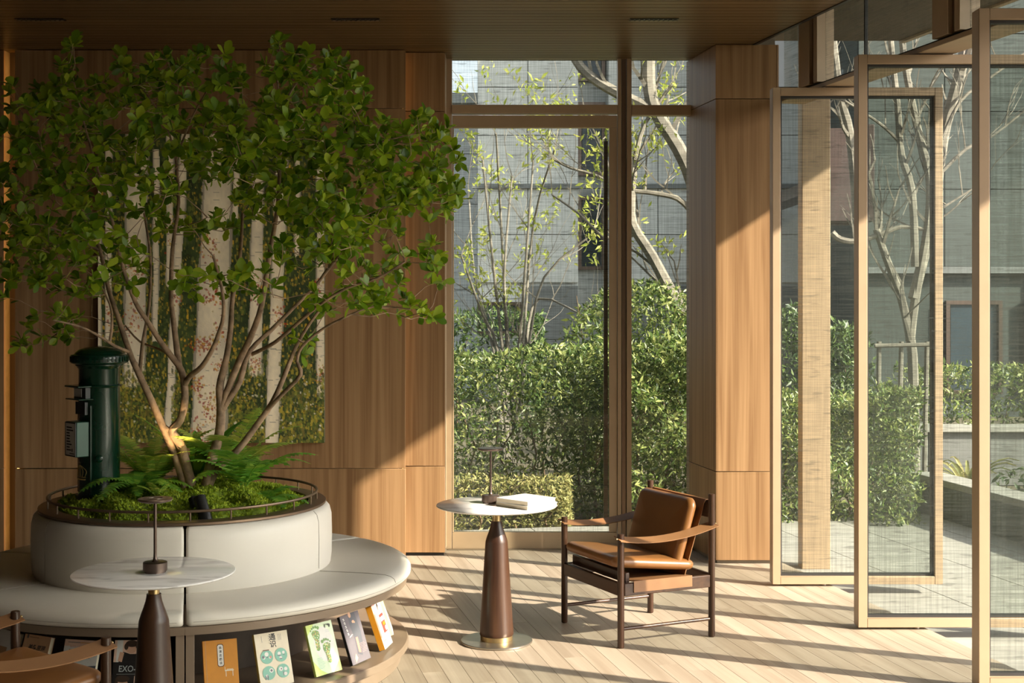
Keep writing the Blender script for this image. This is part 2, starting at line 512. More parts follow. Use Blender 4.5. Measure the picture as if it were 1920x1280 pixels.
def clip(poly, a, b, c):                              # keep a*x + b*y <= c
    out = []
    for i in range(len(poly)):
        p, q = poly[i], poly[(i + 1) % len(poly)]
        dp, dq = a * p[0] + b * p[1] - c, a * q[0] + b * q[1] - c
        if dp <= 0: out.append(p)
        if (dp < 0 < dq) or (dq < 0 < dp):
            t = dp / (dp - dq); out.append((p[0] + (q[0] - p[0]) * t, p[1] + (q[1] - p[1]) * t))
    return out


def px_of(x, y, z=0.0): return CX + F * x / y, YH + F * (H - z) / y

fl = MB().prism([(-5.2, -3), (xw(-3) + .06, -3), (xw(9.15) + .06, 9.15), (-5.2, 9.15)], -0.06, -0.0035).build('floor', M['subfloor'])
tag(fl, 'pale oak plank floor of the reading lounge', 'floor', kind='structure')
PW, PL, GAP = 0.097, 1.25, 0.0010
plank_me = MB().box(-PW / 2 + GAP, PW / 2 - GAP, -PL / 2 + GAP, PL / 2 - GAP, -0.02, 0).mesh('plank', M['oak'])
nrow = int((VW + 0.06 + 5.9) / PW) + 1
seen, rest = [], MB()
for r in range(nrow):
    v = VW + 0.055 - PW * (r + 0.5)
    off = RND.random() * PL
    k0 = int((-3.5 - 1) / PL) - 1
    for k in range(k0, 10):
        u = k * PL + off
        cx, cy = v * CT - u * ST, v * ST + u * CT
        cor = [(cx + a * CT - b * ST, cy + a * ST + b * CT) for a, b in ((-PW / 2 + GAP, -PL / 2 + GAP), (PW / 2 - GAP, -PL / 2 + GAP), (PW / 2 - GAP, PL / 2 - GAP), (-PW / 2 + GAP, PL / 2 - GAP))]
        pc = clip(clip(clip(cor, 0, 1, 9.14), 0, -1, 3), -1, 0, 5.19)
        if len(pc) < 3: continue
        whole = len(pc) == 4 and all(abs(a[0] - b[0]) < 1e-6 for a, b in zip(cor, pc))
        vis = 0
        for q in (0, .25, .5, .75, 1):
            x = (cor[0][0] + cor[1][0]) / 2 * (1 - q) + (cor[2][0] + cor[3][0]) / 2 * q
            y = (cor[0][1] + cor[1][1]) / 2 * (1 - q) + (cor[2][1] + cor[3][1]) / 2 * q
            if y > 1 and y < 9.14:
                a, b = px_of(x, y)
                hid = math.hypot(x + 1.497, y - 6.227) < 0.95 or a < 560
                if -20 < a < 1940 and b < 1310 and not hid: vis += 1
        if vis: seen.append((-vis / cy, whole, (cx, cy), pc))
        else: rest.prism(pc, -0.02, 0)
seen.sort(key=lambda t: t[0])
for i, (_, whole, c, pc) in enumerate(seen):
    if i >= 298: rest.prism(pc, -0.02, 0); continue
    if whole:
        o = bpy.data.objects.new('plank', plank_me); COL.objects.link(o); o.parent = fl
        o.location = (c[0], c[1], 0); o.rotation_euler = (0, 0, TH)
    else:
        Mi = Matrix.Rotation(-TH, 4, 'Z') @ Matrix.Translation((-c[0], -c[1], 0))
        o = MB().prism(pc, -0.02, 0, Mi).build('plank', M['oak'], fl); o.location = (c[0], c[1], 0); o.rotation_euler = (0, 0, TH)
Mi = Matrix.Rotation(-TH, 4, 'Z')
rest.v = [tuple(Mi @ Vector(v)) for v in rest.v]
o = rest.build('plank', M['oak'], fl, kind='stuff'); o.rotation_euler = (0, 0, TH)

def xe(Y): return xw(Y) - 0.138
ce = MB().prism([(-5.2, -3), (xe(-3), -3), (xe(9.12), 9.12), (-5.2, 9.12)], CEIL + 0.012, CEIL + 0.1).build('ceiling', M['subfloor'])
tag(ce, 'dark timber board ceiling with fine grooves', 'ceiling', kind='structure')
slats = MB(); BP = 0.08
y = 9.12
while y - BP > -3:
    a, b = y - BP + 0.004, y - 0.003
    tgt = MB() if y > 6.9 else slats
    tgt.prism([(-5.2, a), (xe(a) - .012, a), (xe(b) - .012, b), (-5.2, b)], CEIL, CEIL + 0.014)
    if tgt is not slats: tgt.build('board', M['ceil'], ce)
    y -= BP
slats.build('board', M['ceil'], ce, kind='stuff')
MB().prism([(xe(-3) - .011, -3), (xe(-3) + .012, -3), (xe(8.6) + .012, 8.6), (xe(8.6) - .011, 8.6)], CEIL - 0.006, CEIL + 0.13).build('edge_trim', M['black'], ce)

# recessed slot downlights
for i, (px, lab) in enumerate(((76, 'black slot downlight in the ceiling at its darker end, farthest from the glass doors'), (667, 'black slot downlight in the ceiling between the other two'), (1226, 'black slot downlight in the ceiling nearest the glass doors'))):
    Yd = 7.83; x = (px - CX) / F * Yd
    t = thing('ceiling_downlight', lab, 'downlight', (x, Yd, CEIL), group='slot downlights in the board ceiling')
    MB().box(-.14, .14, -.033, .033, -0.004, -0.001).build('frame', M['black'], t)
    for k in range(10):
        MB().lathe([(0.0, 0.0), (0.011, 0.0), (0.0095, 0.004), (0.004, 0.0035)], 10, (-.124 + k * .0275, 0, -0.0085)).build('lens', M['steel'], t)

# invented row of unseen downlights, added to brighten the near marble table
for i, x in enumerate((-2.95, -1.3, 0.35)):
    t = thing('ceiling_downlight', 'added unseen slot downlight brightening the near marble table', 'downlight', (x, 4.95, CEIL), group='added unseen downlights over the near seating')
    MB().box(-.14, .14, -.033, .033, -0.004, -0.001).build('frame', M['black'], t)
    for k in range(10):
        MB().lathe([(0.0, 0.0), (0.011, 0.0), (0.0095, 0.004), (0.004, 0.0035)], 10, (-.124 + k * .0275, 0, -0.0085)).build('lens', M['steel'], t)
    ld = bpy.data.lights.new('added_fill_beam', 'SPOT'); ld.energy = 55; ld.color = (1, .86, .68); ld.spot_size = R(44); ld.spot_blend = .8; ld.shadow_soft_size = .06
    lo = bpy.data.objects.new('added_fill_beam', ld); COL.objects.link(lo); lo.parent = t; lo.location = (0, 0, -.02)

# outer shell
lw = MB().box(-5.3, -5.2, -3.1, 9.3, -.06, 3.9).build('wall_left', M['wall']); tag(lw, 'plain brown wall at the far end of the room', 'wall', kind='structure')
rw = MB().box(-5.3, 4.3, -3.12, -3.0, -.06, 3.9).build('wall_rear', M['wall']); tag(rw, 'plain brown wall behind the viewer', 'wall', kind='structure')
OV = 2.36
rf = MB().prism([(-5.4, -3.6), (xw(-3.6) + OV, -3.6), (xw(11.7) + OV, 11.7), (xw(11.7), 11.7), (xw(9.6), 9.6), (-5.4, 9.6)], 3.9, 4.15).build('roof', M['roof']); tag(rf, 'dark overhanging roof soffit above the glass doors', 'roof', kind='structure')
MB().prism([(xw(-3.6) + OV - .02, -3.6), (xw(-3.6) + OV + .03, -3.6), (xw(11.7) + OV + .03, 11.7), (xw(11.7) + OV - .02, 11.7)], 3.88, 4.2).build('fascia', M['bronze'], rf)

# veneer wall at the back
YP = 8.766                                             # face of the main panels
wb = MB().box(-5.2, -0.47, 8.885, 9.2, -.02, 3.9).box(-0.47, 1.7, 9.0, 9.2, 3.285, 3.9).build('wall_back', M['wall'])
tag(wb, 'walnut veneer wall behind the tree and the painting', 'wall', kind='structure')
XL0, XL1, XR = -3.275, -3.204, -0.6875
zs = [0.012, 0.581, 2.901, 3.278]
for a, b in zip(zs[:-1], zs[1:]):
    MB().box(XL1, XR, YP, YP + .024, a + .002, b - .002).build('panel', M['veneer'], wb, bevel=.0015, seg=1)
    MB().box(-5.19, XL0, YP, YP + .024, a + .002, b - .002).build('panel', M['veneer'], wb, bevel=.0015, seg=1)
MB().box(XL1 + .06, XR - .05, YP + .0245, 8.884, 0.0, 3.278).build('batten', M['subfloor'], wb)
MB().box(-5.19, XL0 - .005, YP + .0245, 8.884, 0.0, 3.278).build('batten', M['subfloor'], wb)
zp = [0.022, 0.585, 2.895, 3.278]
for a, b in zip(zp[:-1], zp[1:]):
    MB().box(-0.702, -0.437, 8.85, 8.884, a + .002, b - .002).build('panel', M['veneer'], wb, bevel=.0015, seg=1)
MB().box(-0.47, -0.4375, 8.8845, 9.11, 0.022, 3.278).build('reveal', M['bronze'], wb)
MB().box(-0.69, -0.445, 8.872, 8.884, 0.0, 0.021).build('plinth', M['black'], wb)
# light strips in the two slits
for nm, x0, x1, y0, y1, lab in (('led_strip', XL1 + .004, XL1 + .010, YP + .03, YP + .05, 'warm light strip glowing in the wall slit at the dark end of the veneer'),
                                ('led_strip', XR - .02, XR - .018, YP + .034, YP + .037, 'warm light strip in the slit between the wide veneer and the narrow pilaster')):
    o = MB().box(x0, x1, y0, y1, 0.03, 3.26).build(nm, M['led']); tag(o, lab, 'light strip', 'light strips in the wall slits')

# veneered column at the corner
cA, cB, cC, cD = (1.286, 8.587), (1.684, 8.587), (1.57, 9.2), (1.180, 9.2)
def inset(p, d):
    c = Vector((1.43, 8.9)); q = Vector(p); return tuple(q + (c - q).normalized() * d)
co = MB().prism([inset(p, .03) for p in (cA, cB, cC, cD)], 0.0, 3.9).build('column', M['subfloor'])
tag(co, 'walnut clad corner column beside the armchair', 'column', kind='structure')
def slab(mb, p, q, t, z0, z1):                          # upright board from p to q, thickness t to the inside (left of p->q)
    d = (Vector(q) - Vector(p)).normalized(); nn = Vector((-d.y, d.x)) * t
    return mb.prism([p, q, tuple(Vector(q) + nn), tuple(Vector(p) + nn)], z0, z1)
for a, b in ((0.022, 0.5825), (0.5825, 2.936), (2.936, 3.279)):
    slab(MB(), (cA[0] + .0005, cA[1]), cB, .012, a + .002, b - .002).build('panel', M['veneer'], co, bevel=.001, seg=1)
    slab(MB(), cD, (cA[0], cA[1] + .0005), .012, a + .002, b - .002).build('panel', M['veneer'], co, bevel=.001, seg=1)
    slab(MB(), cB, cC, .012, a + .002, b - .002).build('panel', M['veneer'], co, bevel=.001, seg=1)

# ------------------------------------------------------------------ back window and its door leaf
YB = 9.107
def bx(mb, x0, x1, y0, y1, ya=YB, yb=YB + .07, d=YB):   # pixel rectangle on the window plane
    p, q = W(x0, y1, d), W(x1, y0, d)
    return mb.box(p.x, q.x, ya, yb, p.z, q.z)
w1 = thing('window_1', 'bronze framed back window looking onto the hedge', 'window', (0.4, YB, 0), kind='structure')
def wpart(nm, rects, mat, par, ya=YB, yb=YB + .07, bevel=.002):
    m = MB()
    for r_ in rects: bx(m, *r_, ya=ya, yb=yb)
    return m.build(nm, mat, par, world=True, bevel=bevel)
wpart('jamb', [(836, 847, 110, 1031)], M['bronze'], w1)
wpart('mullion', [(1158, 1165, 110, 1031)], M['bronze'], w1, YB - .01, YB + .08)
wpart('mullion', [(1166, 1174, 110, 1031)], M['coping'], w1, YB + .01, YB + .08)
wpart('mullion', [(1175, 1184, 110, 1031)], M['bronze'], w1, YB - .01, YB + .08)
wpart('transom', [(847.5, 1157.5, 197, 213)], M['bronze'], w1, YB - .02, YB + .07)
wpart('transom', [(1184.5, 1296, 197, 216)], M['bronze'], w1, YB - .01, YB + .07)
wpart('head', [(836, 1296, 106, 109.5)], M['coping'], w1)
wpart('sill', [(1184.5, 1296, 1008, 1030)], M['bronze'], w1)
wpart('pane', [(847.5, 1157.5, 110, 196.5)], M['glass'], w1, YB + .03, YB + .038, 0)
wpart('pane', [(1184.5, 1296, 110, 196.5)], M['glass'], w1, YB + .03, YB + .038, 0)
wpart('pane', [(1184.5, 1296, 216.5, 1007.5)], M['glass'], w1, YB + .03, YB + .038, 0)
d1 = thing('door_1', 'bronze framed glass garden door in the back window', 'door', (0.1, YB, 0), kind='structure')
wpart('rail', [(848, 1157, 216, 239)], M['bronze'], d1, YB + .004, YB + .056)
wpart('rail', [(848, 1157, 998, 1029)], M['bronze'], d1, YB + .004, YB + .056)
wpart('stile', [(848, 850.5, 239.3, 997.7)], M['bronze'], d1, YB + .004, YB + .056)
wpart('stile', [(1142.5, 1157, 239.3, 997.7)], M['bronze'], d1, YB + .004, YB + .056)
wpart('pull_bar', [(1133, 1141, 262, 985)], M['coping'], d1, YB + .062, YB + .085)
wpart('pane', [(850.7, 1142.3, 239.5, 997.5)], M['glass'], d1, YB + .026, YB + .034, 0)
MB().box(-0.43, 1.2, 9.06, 9.105, 0.0, 0.004).build('threshold', M['steel'], w1, world=True)

# ------------------------------------------------------------------ pivoting glass doors along the terrace
def pivot_door(name, label, Y, closed=False):
    x = xw(Y)
    t = thing(name, label, 'door', (x, Y + (0.045 if not closed else 0), 0.012), (0, 0, SIDE_RZ if closed else 0), kind='structure')
    a, b, h, s, th = -0.305, 0.685, 2.888, 0.046, 0.045
    for x0, x1 in ((a, a + s), (b - s, b)): MB().box(x0, x1, -th, th, 0, h).build('stile', M['bronze'], t, bevel=.002, seg=1)
    for z0, z1 in ((0, s), (h - s, h)): MB().box(a + s + .0005, b - s - .0005, -th + .001, th - .001, z0, z1).build('rail', M['bronze'], t, bevel=.002, seg=1)
    g = MB(); e = .012
    for x0, x1, z0, z1 in ((a + s, a + s + e, s, h - s), (b - s - e, b - s, s, h - s), (a + s + e, b - s - e, s, s + e), (a + s + e, b - s - e, h - s - e, h - s)):
        g.box(x0, x1, -.02, .02, z0, z1)
    g.build('gasket', M['gasket'], t, smooth=False)
    MB().box(a + s + e, b - s - e, -.005, .005, s + e, h - s - e).build('pane', M['glass'], t, smooth=False)
    MB().lathe([(0.0, -.012), (.02, -.012), (.02, 0)], 12, (0, 0, 0)).build('pivot', M['steel'], t)
    MB().lathe([(0.0, 0), (.012, 0), (.012, .008), (0, .008)], 12, (0, 0, h)).build('pivot', M['steel'], t)
    return t
pivot_door('door_2', 'open pivoting mesh glass door next to the walnut column', 7.905)
pivot_door('door_3', 'open pivoting mesh glass door, second from the walnut column', 6.855)
pivot_door('door_4', 'nearest open pivoting mesh glass door, partly out of view', 5.775)
for i in range(6):
    pivot_door('door_%d' % (5 + i), 'closed pivoting mesh glass door in the terrace wall', 4.72 - 1.06 * i, True)['group'] = 'closed terrace doors'

# clerestory over the doors
w2 = thing('window_2', 'clerestory glazing band above the pivoting doors', 'window', (xw(8.01), 8.01, 0), (0, 0, SIDE_RZ), kind='structure')
SL = 11.2
MB().box(-.6, SL, 0, .19, 2.908, 2.934).build('sill_beam', M['bronze'], w2, bevel=.002, seg=1)
MB().box(-.6, SL, .03, .06, 2.934, 2.95).build('gasket', M['gasket'], w2)
MB().box(-.6, SL, .0, .2, 3.56, 3.9).build('head_beam', M['roof'], w2)
s0 = -.26; k = 0
while s0 < SL - .3:
    MB().box(s0, s0 + .15, 0.0, .125, 2.951, 3.559).build('mullion', M['bronze'], w2, bevel=.002, seg=1)
    MB().box(s0 + .152, s0 + .205, .02, .11, 2.951, 3.559).build('mullion', M['coping'], w2, bevel=.002, seg=1)
    MB().box(s0 + .207, s0 + .255, .0, .11, 2.951, 3.559).build('mullion', M['bronze'], w2, bevel=.002, seg=1)
    e = min(s0 + 1.57, SL)
    MB().box(s0 + .257, s0 + .75, .055, .063, 2.951, 3.559).build('pane', M['glass'], w2, smooth=False)
    MB().box(s0 + .752, s0 + .764, .05, .068, 2.951, 3.559).build('joint', M['gasket'], w2, smooth=False)
    MB().box(s0 + .766, e - .002, .055, .063, 2.951, 3.559).build('pane', M['glass'], w2, smooth=False)
    s0 += 1.57
MB().box(-.6, -.262, .055, .063, 2.951, 3.559).build('pane', M['glass'], w2, smooth=False)
# outer post and fixed light beside the column
po = MB().box(1.85, 2.03, 8.67, 8.80, -0.05, 3.9).build('column_post', M['bronze'], bevel=.003)
tag(po, 'beige square post just outside the first glass door', 'post', kind='structure')

# ------------------------------------------------------------------ outdoors: terrace, planting beds, buildings
gr = MB().box(-40, 60, -20, 60, -.5, -.121).build('ground', M['soil']); tag(gr, 'dark planted ground of the garden', 'ground', kind='structure')
te = MB().prism([(xw(-3) + .062, -3), (xw(-3) + 2.2, -3), (3.28, 11.2), (3.1, 11.2), (3.1, 10.33), (-4, 10.33), (-4, 9.21), (xw(9.21) + .062, 9.21)], -.1205, -.078).build('terrace', M['concrete'])
tag(te, 'pale stone terrace outside the glass doors', 'terrace', kind='structure')
ps = 0.6
for i in range(-16, 14):
    for j in range(-8, 22):
        v, u = VW + .066 + ps * (i + .5), -3.2 + ps * (j + .5)
        g = .004
        cor = [(v + a) * CT - (u + b) * ST for a, b in ()]
        cor = [((v + a) * CT - (u + b) * ST, (v + a) * ST + (u + b) * CT) for a, b in ((-ps / 2 + g, -ps / 2 + g), (ps / 2 - g, -ps / 2 + g), (ps / 2 - g, ps / 2 - g), (-ps / 2 + g, ps / 2 - g))]
        if i >= 0:
            pc = clip(clip(clip(clip(cor, 0, 1, 11.2), 0, -1, 3), 1, .2, 3.26 + .2 * 11.29), 1, 99, 99 * 99)
            if cor[0][1] > 10.3: pc = clip(pc, 0, 1, 11.2)
        else:
            pc = clip(clip(clip(cor, 0, 1, 10.33), 0, -1, -9.212), -1, 0, 3.2)
        if len(pc) < 3: continue
        area = abs(sum(pc[q][0] * pc[(q + 1) % len(pc)][1] - pc[(q + 1) % len(pc)][0] * pc[q][1] for q in range(len(pc)))) / 2
        if area < .004: continue
        c = (sum(p[0] for p in pc) / len(pc), sum(p[1] for p in pc) / len(pc))
        if i >= 0 and c[1] < 4.5: continue
        m = MB().prism([(p[0] - c[0], p[1] - c[1]) for p in pc], -.0775, -.05)
        o = m.build('paver', M['paver'], te); o.location = (c[0], c[1], 0)
# terrace near part, outside the frame, in one slab
MB().prism([(xw(-3) + .066, -3), (xw(-3) + 2.0, -3), (xw(4.5) + 2.0, 4.5), (xw(4.5) + .066, 4.5)], -.0775, -.05).build('paver', M['paver'], te, kind='stuff')


def foliage(name, n, box, size, mat, parent, slim=True, shell=0.75, up=0.35, lump=0.0, seed=1, skip=None):
    g = np.random.default_rng(seed)
    x0, x1, y0, y1, z0, z1 = box
    p = g.random((n, 3))
    side = g.integers(0, 4, n)
    depth = g.random(n) ** 2 * 0.5
    m = g.random(n) < shell
    p[m & (side == 0), 1] = depth[m & (side == 0)]                     # face towards the house
    p[m & (side == 1), 2] = 1 - depth[m & (side == 1)] * .6            # top
    p[m & (side == 2), 0] = 1 - depth[m & (side == 2)] * .3
    p[m & (side == 3), 1] = depth[m & (side == 3)]
    lo = np.array([x0, y0, z0]); ex = np.array([x1 - x0, y1 - y0, z1 - z0])
    P = lo + p * ex
    if lump:
        ph = g.random(6) * 6
        amp = lump * (np.sin(P[:, 0] * 3.1 + ph[0]) * .5 + np.sin(P[:, 0] * 7.3 + ph[1]) * .3 + np.sin(P[:, 1] * 5 + ph[2]) * .3)
        P[:, 2] = z0 + (P[:, 2] - z0) * (1 + amp)
        P[:, 1] += .03 + (.06 + lump) * (np.sin(P[:, 0] * 6 + ph[3]) * np.sin(P[:, 2] * 8 + ph[4]) + .7 * np.sin(P[:, 0] * 14 + ph[5]) * np.sin(P[:, 2] * 17 + ph[0]))
    if skip is not None: P = P[~skip(P)]
    n = len(P)
    nr = g.normal(0, .6, (n, 3)) + np.array([.15, -.6, .6])
    d = g.normal(0, 1, (n, 3)) + np.array([0, -.25, up])
    V, Fc = leaf_arrays(P, d, nr, g.uniform(size * .6, size * 1.35, n))
    return npmesh(name, V, Fc, mat, parent, kind='stuff')


def hedge(label, box, n, size, mat, stems=10, seed=1, lump=0.06, shell=.75, cat='hedge', name='hedge', group=None, skip=None, grown=True):
    x0, x1, y0, y1, z0, z1 = box
    c = ((x0 + x1) / 2, (y0 + y1) / 2, -.12)
    t = thing(name, label, cat, c, group=group)
    foliage('foliage', n, (x0 - c[0], x1 - c[0], y0 - c[1], y1 - c[1], z0 + .12, z1 + .12), size, mat, t, seed=seed, lump=lump, shell=shell, skip=skip)
    g = random.Random(seed)
    for k in range(stems):
        x = x0 + (x1 - x0) * (k + .2 + .6 * g.random()) / stems - c[0]; y = (y0 - c[1]) * .3 * g.random()
        hgt = (z1 + .12) * g.uniform(.6, .95)
        pts = [(x, y, 0)]
        for q in range(1, 5): pts.append((x + g.uniform(-.1, .1) * q / 2, y - g.uniform(0, .1) * q / 3, hgt * q / 4))
        MB().tube(pts, [.014, .011, .009, .006, .003], 5).build('stem', M['twig'], t)
    return t


hedge('tall leafy hedge behind the back door, sunlit', (-2.2, 0.84, 11.0, 12.1, -.12, 1.25), 21000, .058, M['hedge'], 16, 3, .05)
hedge('big loose bush rising above the tall hedge', (0.25, 2.2, 12.3, 13.6, .2, 1.9), 15000, .062, M['hedge'], 10, 4, .14, .7, 'bush', 'bush',
      skip=lambda P: (np.abs(P[:, 0] / 0.98) ** 2.2 + np.abs((P[:, 2] - .3) / 1.66) ** 2.2) > 1.0)
hedge('leafy shrubs behind the window beside the armchair', (0.88, 1.75, 10.5, 11.5, -.12, 1.35), 12000, .062, M['hedge'], 9, 5, .12, .7, 'shrub', 'shrub')
hedge('low dry clipped hedge along the terrace edge', (-2.2, 0.45, 10.36, 10.75, -.12, .30), 7000, .04, M['hedge_dry'], 10, 6, .03)
hedge('small far clipped hedge below the grey building', (-1.2, 0.4, 17.5, 18.4, -.12, 1.5), 3500, .09, M['hedge_dark'], 4, 7, .05)
hedge('hedge outside the glass doors between post and low wall', (1.85, 3.15, 10.45, 11.4, -.12, .92), 17000, .052, M['hedge'], 12, 8, .07)
hedge('clipped hedge on the far concrete planter', (3.9, 8.2, 13.3, 14.2, .42, 1.0), 9000, .07, M['hedge'], 6, 9, .05)
hedge('dark undergrowth along the low garden wall', (4.1, 6.8, 9.0, 12.0, -.12, .2), 6000, .07, M['hedge_dark'], 8, 10, .1, .4, 'undergrowth', 'undergrowth')
hedge('dark bushes in the shade behind the staked tree', (2.6, 3.84, 14.5, 15.6, -.12, 1.5), 6000, .085, M['hedge_dark'], 6, 12, .15, .7, 'bush', 'bush')

# low garden wall and concrete planter
lw_ = thing('garden_wall', 'low dark garden wall with a pale coping slab along the terrace', 'wall', (3.3, 11.29, -.12))
def gl(Y): return 3.3 + 0.2 * (11.29 - Y)
MB().prism([(gl(2) + .03, 2), (gl(2) + .22, 2), (gl(11.29) + .22, 11.29), (gl(11.29) + .03, 11.29)], -.12, .19).build('wall_body', M['facade_dark'], lw_, world=True)
for k in range(8):
    a, b = 11.3 - k * 1.16, 11.3 - (k + 1) * 1.16 + .008
    MB().prism([(gl(b), b), (gl(b) + .26, b), (gl(a) + .26, a), (gl(a), a)], .1905, .245).build('coping_slab', M['paver'], lw_, world=True, bevel=.004)
cp = thing('concrete_planter', 'pale concrete planter box holding the far clipped hedge', 'planter', (6.2, 13.6, -.12))
MB().box(4.02, 8.4, 13.12, 13.22, -.12, .40).build('planter_side', M['concrete'], cp, world=True, bevel=.01)
MB().box(3.9, 4.015, 13.12, 14.4, -.12, .40).build('planter_side', M['concrete'], cp, world=True, bevel=.01)
MB().box(3.86, 8.44, 13.06, 13.3, .4005, .465).build('planter_rim', M['paver'], cp, world=True, bevel=.01)
MB().box(3.86, 4.1, 13.302, 14.44, .4005, .465).build('planter_rim', M['paver'], cp, world=True, bevel=.01)
sp = thing('strappy_plant', 'pale strap leaved plant in front of the concrete planter', 'plant', (3.92, 11.7, -.12))
for k in range(22):
    a = k * 2.4; L = RND.uniform(.35, .6); pts = []; m = MB()
    for q in range(6):
        t_ = q / 5; rr = L * .75 * t_; zz = L * (1.35 * t_ - .85 * t_ * t_)
        ww = .02 * (1 - t_ ** 2) + .002
        px_, py_ = rr * math.cos(a), rr * math.sin(a)
        pts += [(px_ - ww * math.sin(a), py_ + ww * math.cos(a), zz + .12), (px_, py_, zz + .112), (px_ + ww * math.sin(a), py_ - ww * math.cos(a), zz + .12)]
    m.add(pts, [(3 * q + s_, 3 * q + s_ + 1, 3 * q + s_ + 4, 3 * q + s_ + 3) for q in range(5) for s_ in (0, 1)]).build('leaf', M['hedge_dry'], sp)
MB().lathe([(0, 0), (.05, 0), (.035, .12), (0, .13)], 8).build('crown', M['twig'], sp)


def facade(t, X0, X1, Yf, rows, cols, mat, gap=.014, holes=()):
    """cladding panels, each its own part; holes are (x0,x1,z0,z1) left for windows"""
    xs = [X0 + (X1 - X0) * i / cols for i in range(cols + 1)]
    for za, zb in zip(rows[:-1], rows[1:]):
        for xa, xb in zip(xs[:-1], xs[1:]):
            if any(xa < h[1] - .02 and xb > h[0] + .02 and za < h[3] - .02 and zb > h[2] + .02 for h in holes): continue
            MB().box(xa + gap / 2, xb - gap / 2, Yf, Yf + .06, za + gap / 2, zb - gap / 2).build('cladding_panel', mat, t, world=True, smooth=False)


def fwindow(t, x0, x1, z0, z1, Yf, bars=1):
    MB().box(x0 - .06, x1 + .06, Yf - .05, Yf + .05, z0 - .06, z0).box(x0 - .06, x1 + .06, Yf - .05, Yf + .05, z1, z1 + .06).box(x0 - .06, x0, Yf - .05, Yf + .05, z0, z1).box(x1, x1 + .06, Yf - .05, Yf + .05, z0, z1).build('window_frame', M['gunmetal'], t, world=True, smooth=False)
    w = (x1 - x0) / (bars + 1)
    for k in range(bars + 1):
        MB().box(x0 + k * w + .02, x0 + (k + 1) * w - .02, Yf - .01, Yf + .02, z0, z1).build('pane', M['window_dark'], t, world=True, smooth=False)

ba = thing('grey_building', 'grey stone building filling the view behind the garden trees', 'building', (4, 24, -.12))
MB().box(-.61, 1.17, 24.07, 30, -.12, 9.5).box(1.17, 1.7, 24.6, 30, -.12, 9.5).box(1.7, 5.2, 24.07, 30, -.12, 9.5).build('wall', M['facade'], ba, world=True, smooth=False)
rws = [2.0, 2.85, 3.72, 4.6, 5.45, 6.3, 7.2, 8.1, 9.5]
facade(ba, -.61, 1.17, 24, rws, 2, M['facade'])
facade(ba, 1.7, 5.2, 24, rws, 4, M['facade'])
facade(ba, -.61, 1.17, 24, [-.12, 1.0, 1.95], 2, M['facade_dark'], holes=((-.59, -.3, 1.2, 1.6),))
facade(ba, 1.7, 5.2, 24, [-.12, 1.0, 1.95], 4, M['facade_dark'])
fwindow(ba, -.55, 0.1, 1.15, 1.6, 24.0, 1)
for z in (2.3, 4.0, 5.7, 7.4): fwindow(ba, 1.25, 1.62, z, z + 1.2, 24.55, 0)
MB().box(-.7, 5.3, 23.93, 24.06, 3.66, 3.74).build('string_course', M['facade_dark'], ba, world=True, smooth=False)
bb = thing('pale_building', 'pale low building wing below the open sky', 'building', (-4, 27, -.12))
MB().box(-9, -.62, 27.07, 32, -.12, 5.6).build('wall', M['facade_pale'], bb, world=True, smooth=False)
facade(bb, -6.2, -.62, 27, [-.12, 1.9, 2.6, 3.6, 4.6, 5.55], 5, M['facade_pale'])
MB().box(-9, -.62, 26.9, 27.3, 5.6, 5.8).build('parapet', M['facade'], bb, world=True, smooth=False)
bc = thing('dark_building', 'dark grey building with shade put into its colour, seen through the glass doors', 'building', (9, 21, -.12))
MB().box(5.35, 16, 21.07, 28, -.12, 9.5).build('wall', M['facade_shade'], bc, world=True, smooth=False)
facade(bc, 5.35, 16, 21, [2.2, 3.4, 4.6, 5.8, 7.0, 8.2, 9.4], 8, M['facade_shade'])
facade(bc, 5.35, 16, 21, [-.12, 1.0, 2.1], 8, M['facade_shade'], holes=((6.55, 7.3, .2, 1.7),))
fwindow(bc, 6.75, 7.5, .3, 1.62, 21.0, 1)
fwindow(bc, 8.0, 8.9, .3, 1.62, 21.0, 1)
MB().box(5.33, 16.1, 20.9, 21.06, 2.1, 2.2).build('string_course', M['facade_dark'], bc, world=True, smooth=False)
rb = thing('wall_cabinet', 'rust red clad box projecting from the grey building', 'cladding box', (4.6, 17.2, 2.6))
p, q = W(1556, 415, 17.0), W(1640, 240, 17.0)
MB().box(p.x, p.x + (q.x - p.x) * .8, 17.0, 17.9, p.z, q.z).build('box_face', M['rust'], rb, world=True, bevel=.01)
MB().box(p.x + (q.x - p.x) * .8 + .01, q.x, 17.0, 17.9, p.z, q.z + .05).build('box_return', M['rust'], rb, world=True, bevel=.01)
MB().box(p.x + .1, q.x - .1, 17.91, 24.0, (p.z + q.z) / 2 - .08, (p.z + q.z) / 2 + .08).build('bracket', M['gunmetal'], rb, world=True)


# ------------------------------------------------------------------ garden trees
def limb(mb, pts, r0, r1, n=7):
    P = [Vector(p) for p in pts]
    out = []
    for i in range(len(P) - 1):                       # Catmull-Rom smoothing
        p0, p1, p2, p3 = P[max(i - 1, 0)], P[i], P[i + 1], P[min(i + 2, len(P) - 1)]
        for k in range(3):
            t = k / 3
            out.append(.5 * ((2 * p1) + (-p0 + p2) * t + (2 * p0 - 5 * p1 + 4 * p2 - p3) * t * t + (-p0 + 3 * p1 - 3 * p2 + p3) * t ** 3))
    out.append(P[-1])
    m = len(out) - 1
    mb.tube(out, [r0 + (r1 - r0) * (i / m) ** .85 for i in range(len(out))], n)
    return out


